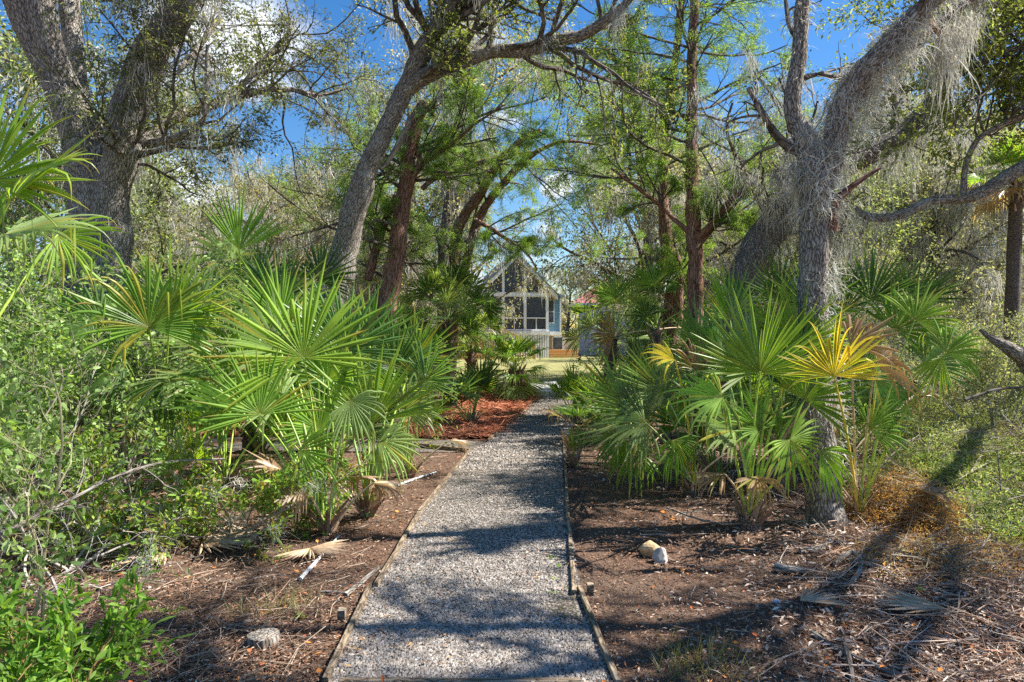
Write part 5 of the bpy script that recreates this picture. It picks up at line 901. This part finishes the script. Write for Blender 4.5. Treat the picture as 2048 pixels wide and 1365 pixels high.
for k, (px, py, n, L, lab) in enumerate(((585, 1215, 90, .16, 'thin grass tuft left of the path above the stump'), (1415, 1330, 200, .14, 'olive and straw grass tuft at the bottom, right of the path'), (1380, 1345, 120, .1, 'low straw tuft at the bottom edge right of the path'), (505, 1225, 60, .12, 'small dry tuft left of the stump'),
    (1125, 1228, 30, .07, 'tiny green tuft on the bare spot inside the path'), (560, 960, 160, .42, 'tall green grass clump behind the left front palmetto'), (500, 955, 160, .4, 'tall green grass clump left of the palmetto stems'), (960, 840, 80, .3, 'grass tuft in the pine straw bed'), (1035, 835, 90, .25, 'olive tuft at the pine straw edge by the path'), (1330, 960, 60, .3, 'thin grass beneath the left-leaning fans'))):
    tuft(lab, G(px, py), n, L, GT if k < 5 else [(.12, .2, .05), (.18, .28, .07)], 850+k)
for k, (px, py, lab) in enumerate(((342, 1228, 'bright green seedling patch in the left foreground'), (1103, 1120, 'first green seedling on the path, topmost'), (1118, 1138, 'green seedling on the path below the topmost'), (1108, 1162, 'green seedling at the middle of the path edge group'), (1105, 1190, 'lowest green seedling of the path edge group'), (1150, 1185, 'seedling against the split right edging board'), (1840, 1185, 'green weed in the litter right of the curled root'), (1700, 1125, 'tiny weed just above the curled root'), (600, 1238, 'small weed beside the thin grass tuft'))):
    r = np.random.default_rng(870+k); n = 60 if k == 0 else (14 if k < 6 else 26); c = G(px, py, .015); P = c+r.normal(size=(n, 3))*np.array([.05 if k == 0 else .012, .03 if k == 0 else .012, .004]); a = Acc(); leaves(a, P, r.normal(size=(n, 3))*A3(1, 1, .3)+A3(0, 0, .3), np.tile(A3(0, 0, 1), (n, 1)), .03, .012, pick(r, n, [(.2, .36, .06), (.3, .45, .1)], .1)); a.obj('seedling', M_LEAF, org=c, label=lab, category='seedling', group='green seedlings')

# ---------------------------------------------------------------- houses
def paint(name, c, rough=.6, nscale=8, var=.08, siding=0, vert=0):
    m, nt, p = mat(name, rough, .3); g = attr(nt, 'buv').outputs['Vector']
    col = ramp(nt, noise(nt, g, nscale, 5), [(.3, tuple(x*(1-var) for x in c)), (.7, tuple(min(1, x*(1+var)) for x in c))])
    if siding:
        w = nt.nodes.new('ShaderNodeTexWave'); w.wave_type = 'BANDS'; w.bands_direction = 'Z' if not vert else 'X'; w.wave_profile = 'SAW'; w.inputs['Scale'].default_value = siding; w.inputs['Distortion'].default_value = 0; nt.links.new(g, w.inputs['Vector'])
        f = ramp(nt, w.outputs['Fac'], [(0, (.45, .45, .45)), (.12, (1, 1, 1))]); col = mixc(nt, 1, col, f, 'MULTIPLY'); bump(nt, p, w.outputs['Fac'], .6, .03)
    nt.links.new(col, p.inputs['Base Color']); return m
P_WHITE = paint('white_trim', (.80, .81, .82)); P_SIDE = paint('white_siding', (.62, .70, .76), siding=1.0); P_BLUE = paint('blue_siding', (.18, .34, .5), siding=1.2); P_ROOF = paint('grey_shingles', (.30, .31, .34), .9, 20, .2); P_DROOF = paint('dark_shingles', (.09, .10, .11), .9, 20, .2)
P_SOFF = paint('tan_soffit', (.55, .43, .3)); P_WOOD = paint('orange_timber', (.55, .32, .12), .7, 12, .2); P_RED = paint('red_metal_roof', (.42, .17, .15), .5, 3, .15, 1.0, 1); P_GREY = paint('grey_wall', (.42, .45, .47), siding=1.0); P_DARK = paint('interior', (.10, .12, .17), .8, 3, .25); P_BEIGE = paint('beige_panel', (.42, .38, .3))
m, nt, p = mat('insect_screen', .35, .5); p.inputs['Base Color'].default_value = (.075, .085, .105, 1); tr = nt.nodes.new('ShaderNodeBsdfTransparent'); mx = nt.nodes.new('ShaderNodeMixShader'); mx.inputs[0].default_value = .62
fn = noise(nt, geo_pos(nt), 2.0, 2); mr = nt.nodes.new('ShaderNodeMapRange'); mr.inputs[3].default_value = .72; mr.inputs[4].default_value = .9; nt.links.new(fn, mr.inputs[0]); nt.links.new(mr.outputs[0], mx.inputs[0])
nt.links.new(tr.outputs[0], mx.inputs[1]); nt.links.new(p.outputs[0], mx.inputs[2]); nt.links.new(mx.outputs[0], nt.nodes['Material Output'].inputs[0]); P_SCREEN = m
m, nt, p = mat('window_glass', .1, .6); n_ = noise(nt, geo_pos(nt), 1.5, 3); nt.links.new(ramp(nt, n_, [(.3, (.03, .04, .06)), (.7, (.10, .12, .16))]), p.inputs['Base Color']); P_GLASS = m
class House:
    def __init__(s, o, rz, label, cat='house', name='house'):
        s.T = thing(name, o, label, cat); s.T.rotation_euler = (0, 0, rz); s.T['_org'] = [0., 0., 0.]
    def part(s, name, m, boxes=(), polys=(), parent=None, label=None):
        a = Acc()
        for b in boxes: V, Q = box8(*b); a.add(V, Q)
        for V, Q in polys: a.add(V, Q)
        o = a.obj(name, m, parent or s.T)
        if parent: o['_org'] = [0., 0., 0.]
        if label: o['label'] = label
        return o
def prism(pts, d):   # polygon in XZ extruded from y=d0 to d1 (convex quads only)
    d0, d1 = d; n = len(pts); V = np.array([[x, d0, z] for x, z in pts]+[[x, d1, z] for x, z in pts], float); Q = [[i, (i+1) % n, (i+1) % n+n, i+n] for i in range(n)]
    if n == 4: Q += [[3, 2, 1, 0], [4, 5, 6, 7]]
    if n == 3: Q += [[2, 1, 0, 0], [3, 4, 5, 5]]
    return V, Q
HY = 45.0
H = House((.26, HY, .07), R_(10), 'raised house with a white-framed screened porch under a steep gable')
H.part('porch_floor', P_WHITE, [(-2.35, 2.3, -.05, 4.3, 1.52, 1.78)])
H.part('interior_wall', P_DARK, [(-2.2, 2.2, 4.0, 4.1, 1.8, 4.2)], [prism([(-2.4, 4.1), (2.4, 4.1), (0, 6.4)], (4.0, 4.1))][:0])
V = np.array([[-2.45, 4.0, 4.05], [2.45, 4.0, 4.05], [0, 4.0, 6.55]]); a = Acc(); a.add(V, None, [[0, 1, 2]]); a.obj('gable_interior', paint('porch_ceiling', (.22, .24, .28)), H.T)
for x in (-2.24, -.84, .62, 2.12): H.part('post', P_WHITE, [(x-.09, x+.09, 0-.0, .18, 1.78, 4.05)])
H.part('beam', P_WHITE, [(-2.45, 2.35, -.02, .2, 4.05, 4.32)])
for x, zt in ((-.84, 5.75), (.62, 5.95)): H.part('king_post', P_WHITE, [(x-.08, x+.08, .0, .16, 4.32, zt)])
H.part('rail', P_WHITE, [(-2.15, 2.03, .03, .11, 2.6, 2.68), (-2.15, 2.03, .03, .11, 1.80, 1.9)])
for x in (-1.54, -.1, 1.38): H.part('mullion', P_WHITE, [(x-.03, x+.03, .04, .10, 1.9, 2.6)])
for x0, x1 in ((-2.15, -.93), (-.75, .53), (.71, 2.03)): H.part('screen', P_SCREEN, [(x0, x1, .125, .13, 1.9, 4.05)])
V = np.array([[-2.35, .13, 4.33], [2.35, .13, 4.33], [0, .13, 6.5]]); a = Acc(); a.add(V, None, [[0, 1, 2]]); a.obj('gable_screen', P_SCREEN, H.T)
def rakes(w, ze, zr, y0, y1, th, m, name):
    a = []
    for s in (-1, 1): a.append(prism([(s*w, ze), (0, zr), (0, zr+th), (s*w, ze+th)][::s], (y0, y1)))
    return a
H.part('fascia', P_WHITE, [], rakes(2.75, 3.85, 6.55, -.42, -.34, .30, None, None)); H.part('soffit', P_SOFF, [], rakes(2.74, 3.87, 6.57, -.337, .6, .05, None, None)); H.part('roof', P_DROOF, [], rakes(2.9, 3.98, 6.86, -.5, 9, .09, None, None))
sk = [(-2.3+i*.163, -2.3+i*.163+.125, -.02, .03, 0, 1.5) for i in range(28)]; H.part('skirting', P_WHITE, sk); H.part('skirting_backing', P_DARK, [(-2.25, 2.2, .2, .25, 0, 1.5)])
H.part('side_wall', P_BLUE, [(2.35, 3.15, .8, 8, 1.75, 4.1)]); w = H.part('window', P_WHITE, [(2.32, 2.78, .74, .79, 2.3, 3.9)]); H.part('pane', P_GLASS, [(2.38, 2.72, .70, .735, 2.36, 3.05), (2.38, 2.72, .70, .735, 3.12, 3.84)], parent=w)
H.part('corner_board', P_WHITE, [(3.153, 3.25, .72, .9, 1.5, 4.1), (2.3, 3.15, .7, .78, 1.5, 1.75)]); H.part('side_roof', P_ROOF, [], [prism([(2.6, 4.12), (3.4, 4.05), (3.4, 4.2), (2.6, 4.45)], (.5, 8))])
H.part('lower_wall', P_BEIGE, [(2.3, 4.2, 1.2, 1.3, .0, 1.45)]); w = H.part('window', P_WHITE, [(2.7, 3.5, 1.12, 1.19, .5, 1.4)]); H.part('pane', P_GLASS, [(2.78, 3.42, 1.08, 1.115, .56, 1.34)], parent=w); H.part('step', P_WOOD, [(2.3, 4.3, .1+.2*i, 1.0, .18*i+.02, .18*i+.16) for i in range(3)])
# main block and wings to the left
H.part('main_wall', P_GREY, [(-7.2, -2.5, 3.0, 9.5, 0, 4.6)]); H.part('main_roof', P_ROOF, [], [(np.array([[-8, 2.4, 4.5], [-1.6, 2.4, 4.5], [-1.6, 6.2, 6.7], [-8, 6.2, 6.7], [-8, 10, 4.5], [-1.6, 10, 4.5]], float), [[0, 1, 2, 3], [3, 2, 5, 4]])])
H.part('wing_wall', P_SIDE, [(-13.2, -7.25, 2.6, 9.0, 0, 4.4)], [prism([(-13.2, 4.4), (-7.25, 4.4), (-10.22, 6.9)], (2.6, 2.7))])
H.part('wing_roof', P_ROOF, [], [prism([(-13.6, 4.1), (-10.22, 7.0), (-10.22, 7.15), (-13.6, 4.25)], (2.2, 9.5)), prism([(-10.22, 7.0), (-6.85, 4.1), (-6.85, 4.25), (-10.22, 7.15)], (2.2, 9.5))])
for x in (-12.2, -9.4): w = H.part('window', P_WHITE, [(x, x+1.1, 2.52, 2.59, 2.3, 3.8)]); H.part('pane', P_GLASS, [(x+.08, x+1.02, 2.48, 2.515, 2.38, 3.72)], parent=w)
# deck and stair
D = House((.26, HY, .07), R_(10), 'orange timber deck with railing and stair left of the porch', 'deck', 'deck')
D.part('deck_floor', P_WOOD, [(-7.5, -2.45, -2.2, 2.5, 1.5, 1.65)]); D.part('railing', P_WOOD, [(-7.5+i*.16, -7.46+i*.16, -2.2, -2.15, 1.65, 2.6) for i in range(32)]+[(-7.55, -2.4, -2.23, -2.1, 2.6, 2.68)]); D.part('deck_post', P_WOOD, [(x, x+.14, -2.2, -2.06, 0, 1.5) for x in (-7.4, -5.8, -4.2, -2.6)]+[(x, x+.1, -2.25, -2.22, .02, 1.5) for x in np.arange(-7.4, -2.6, .17)])
D.part('stair', P_WOOD, [(-2.4+i*.33, -2.1+i*.33, -2.2, -1.1, 1.4-.17*i, 1.45-.17*i) for i in range(9)]); D.part('stair_railing', P_WOOD, [(-2.4+i*.16, -2.34+i*.16, -2.3, -2.24, .0, 2.45-.083*i) for i in range(20)]+[(.7, .84, -2.3, -2.16, 0, .95)], [prism([(-2.4, 2.45), (.8, .8), (.8, .9), (-2.4, 2.55)], (-2.36, -2.22))])
# satellite dish
a = Acc(); c = W(1086, 556, 46); r = np.random.default_rng(1); th = np.linspace(0, 2*np.pi, 20, endpoint=False); rings = []
for k in range(5): q = k/4; rings.append(np.stack([.36*q*np.cos(th), -.12+.12*q*q+0*th, .42*q*np.sin(th)], -1))
V = np.concatenate(rings).reshape(-1, 3)+c; i = np.arange(4)[:, None]*20; j = np.arange(20)[None]; a.add(V, np.stack([i+j, i+(j+1) % 20, i+20+(j+1) % 20, i+20+j], -1).reshape(-1, 4), None, (.6, .6, .6)); T = thing('satellite_dish', c, 'oval white satellite dish above the porch roof edge', 'satellite dish')
a.obj('dish', P_WHITE, T, smooth=True); a = Acc(); tubes(a, np.array([c, c+A3(.05, .1, -.5), c+A3(.1, .4, -1.4)]), np.full(3, .025), 6, ref=(0, 1, 0.1)); tubes(a, np.array([c+A3(0, -.05, -.4), c+A3(0, -.3, -.25), c+A3(0, -.5, -.05)]), np.full(3, .015), 5, ref=(1, 0, 0)); a.obj('mount', P_GREY, T)
# neighbouring house with red metal roof
N_ = House((9.6, 52, .0), R_(-8), 'neighbouring grey house with a red metal roof')
N_.part('wall', P_GREY, [(-4.5, 5.5, 0, 7, 0, 4.1)]); N_.part('roof', P_RED, [], [(np.array([[-5, -.6, 4.0], [6, -.6, 4.0], [6, 3.4, 6.2], [-2.5, 3.4, 6.2], [-5, 7.6, 4.0], [6, 7.6, 4.0]], float), [[0, 1, 2, 3], [3, 2, 5, 4], [0, 3, 4, 0]])]); N_.part('dormer', P_RED, [], [prism([(-1.2, 4.8), (1.6, 4.8), (.2, 6.6)], (-.2, 3))])
N_.part('fascia', P_WHITE, [(-5, 6, -.66, -.61, 3.85, 4.02)])
for x in (-3, 0, 3): w = N_.part('window', P_WHITE, [(x, x+1, -.08, -.01, 2, 3.5)]); N_.part('pane', P_GLASS, [(x+.08, x+.92, -.12, -.085, 2.08, 3.42)], parent=w)
for o in bpy.data.objects:
    if '_org' in o: del o['_org']
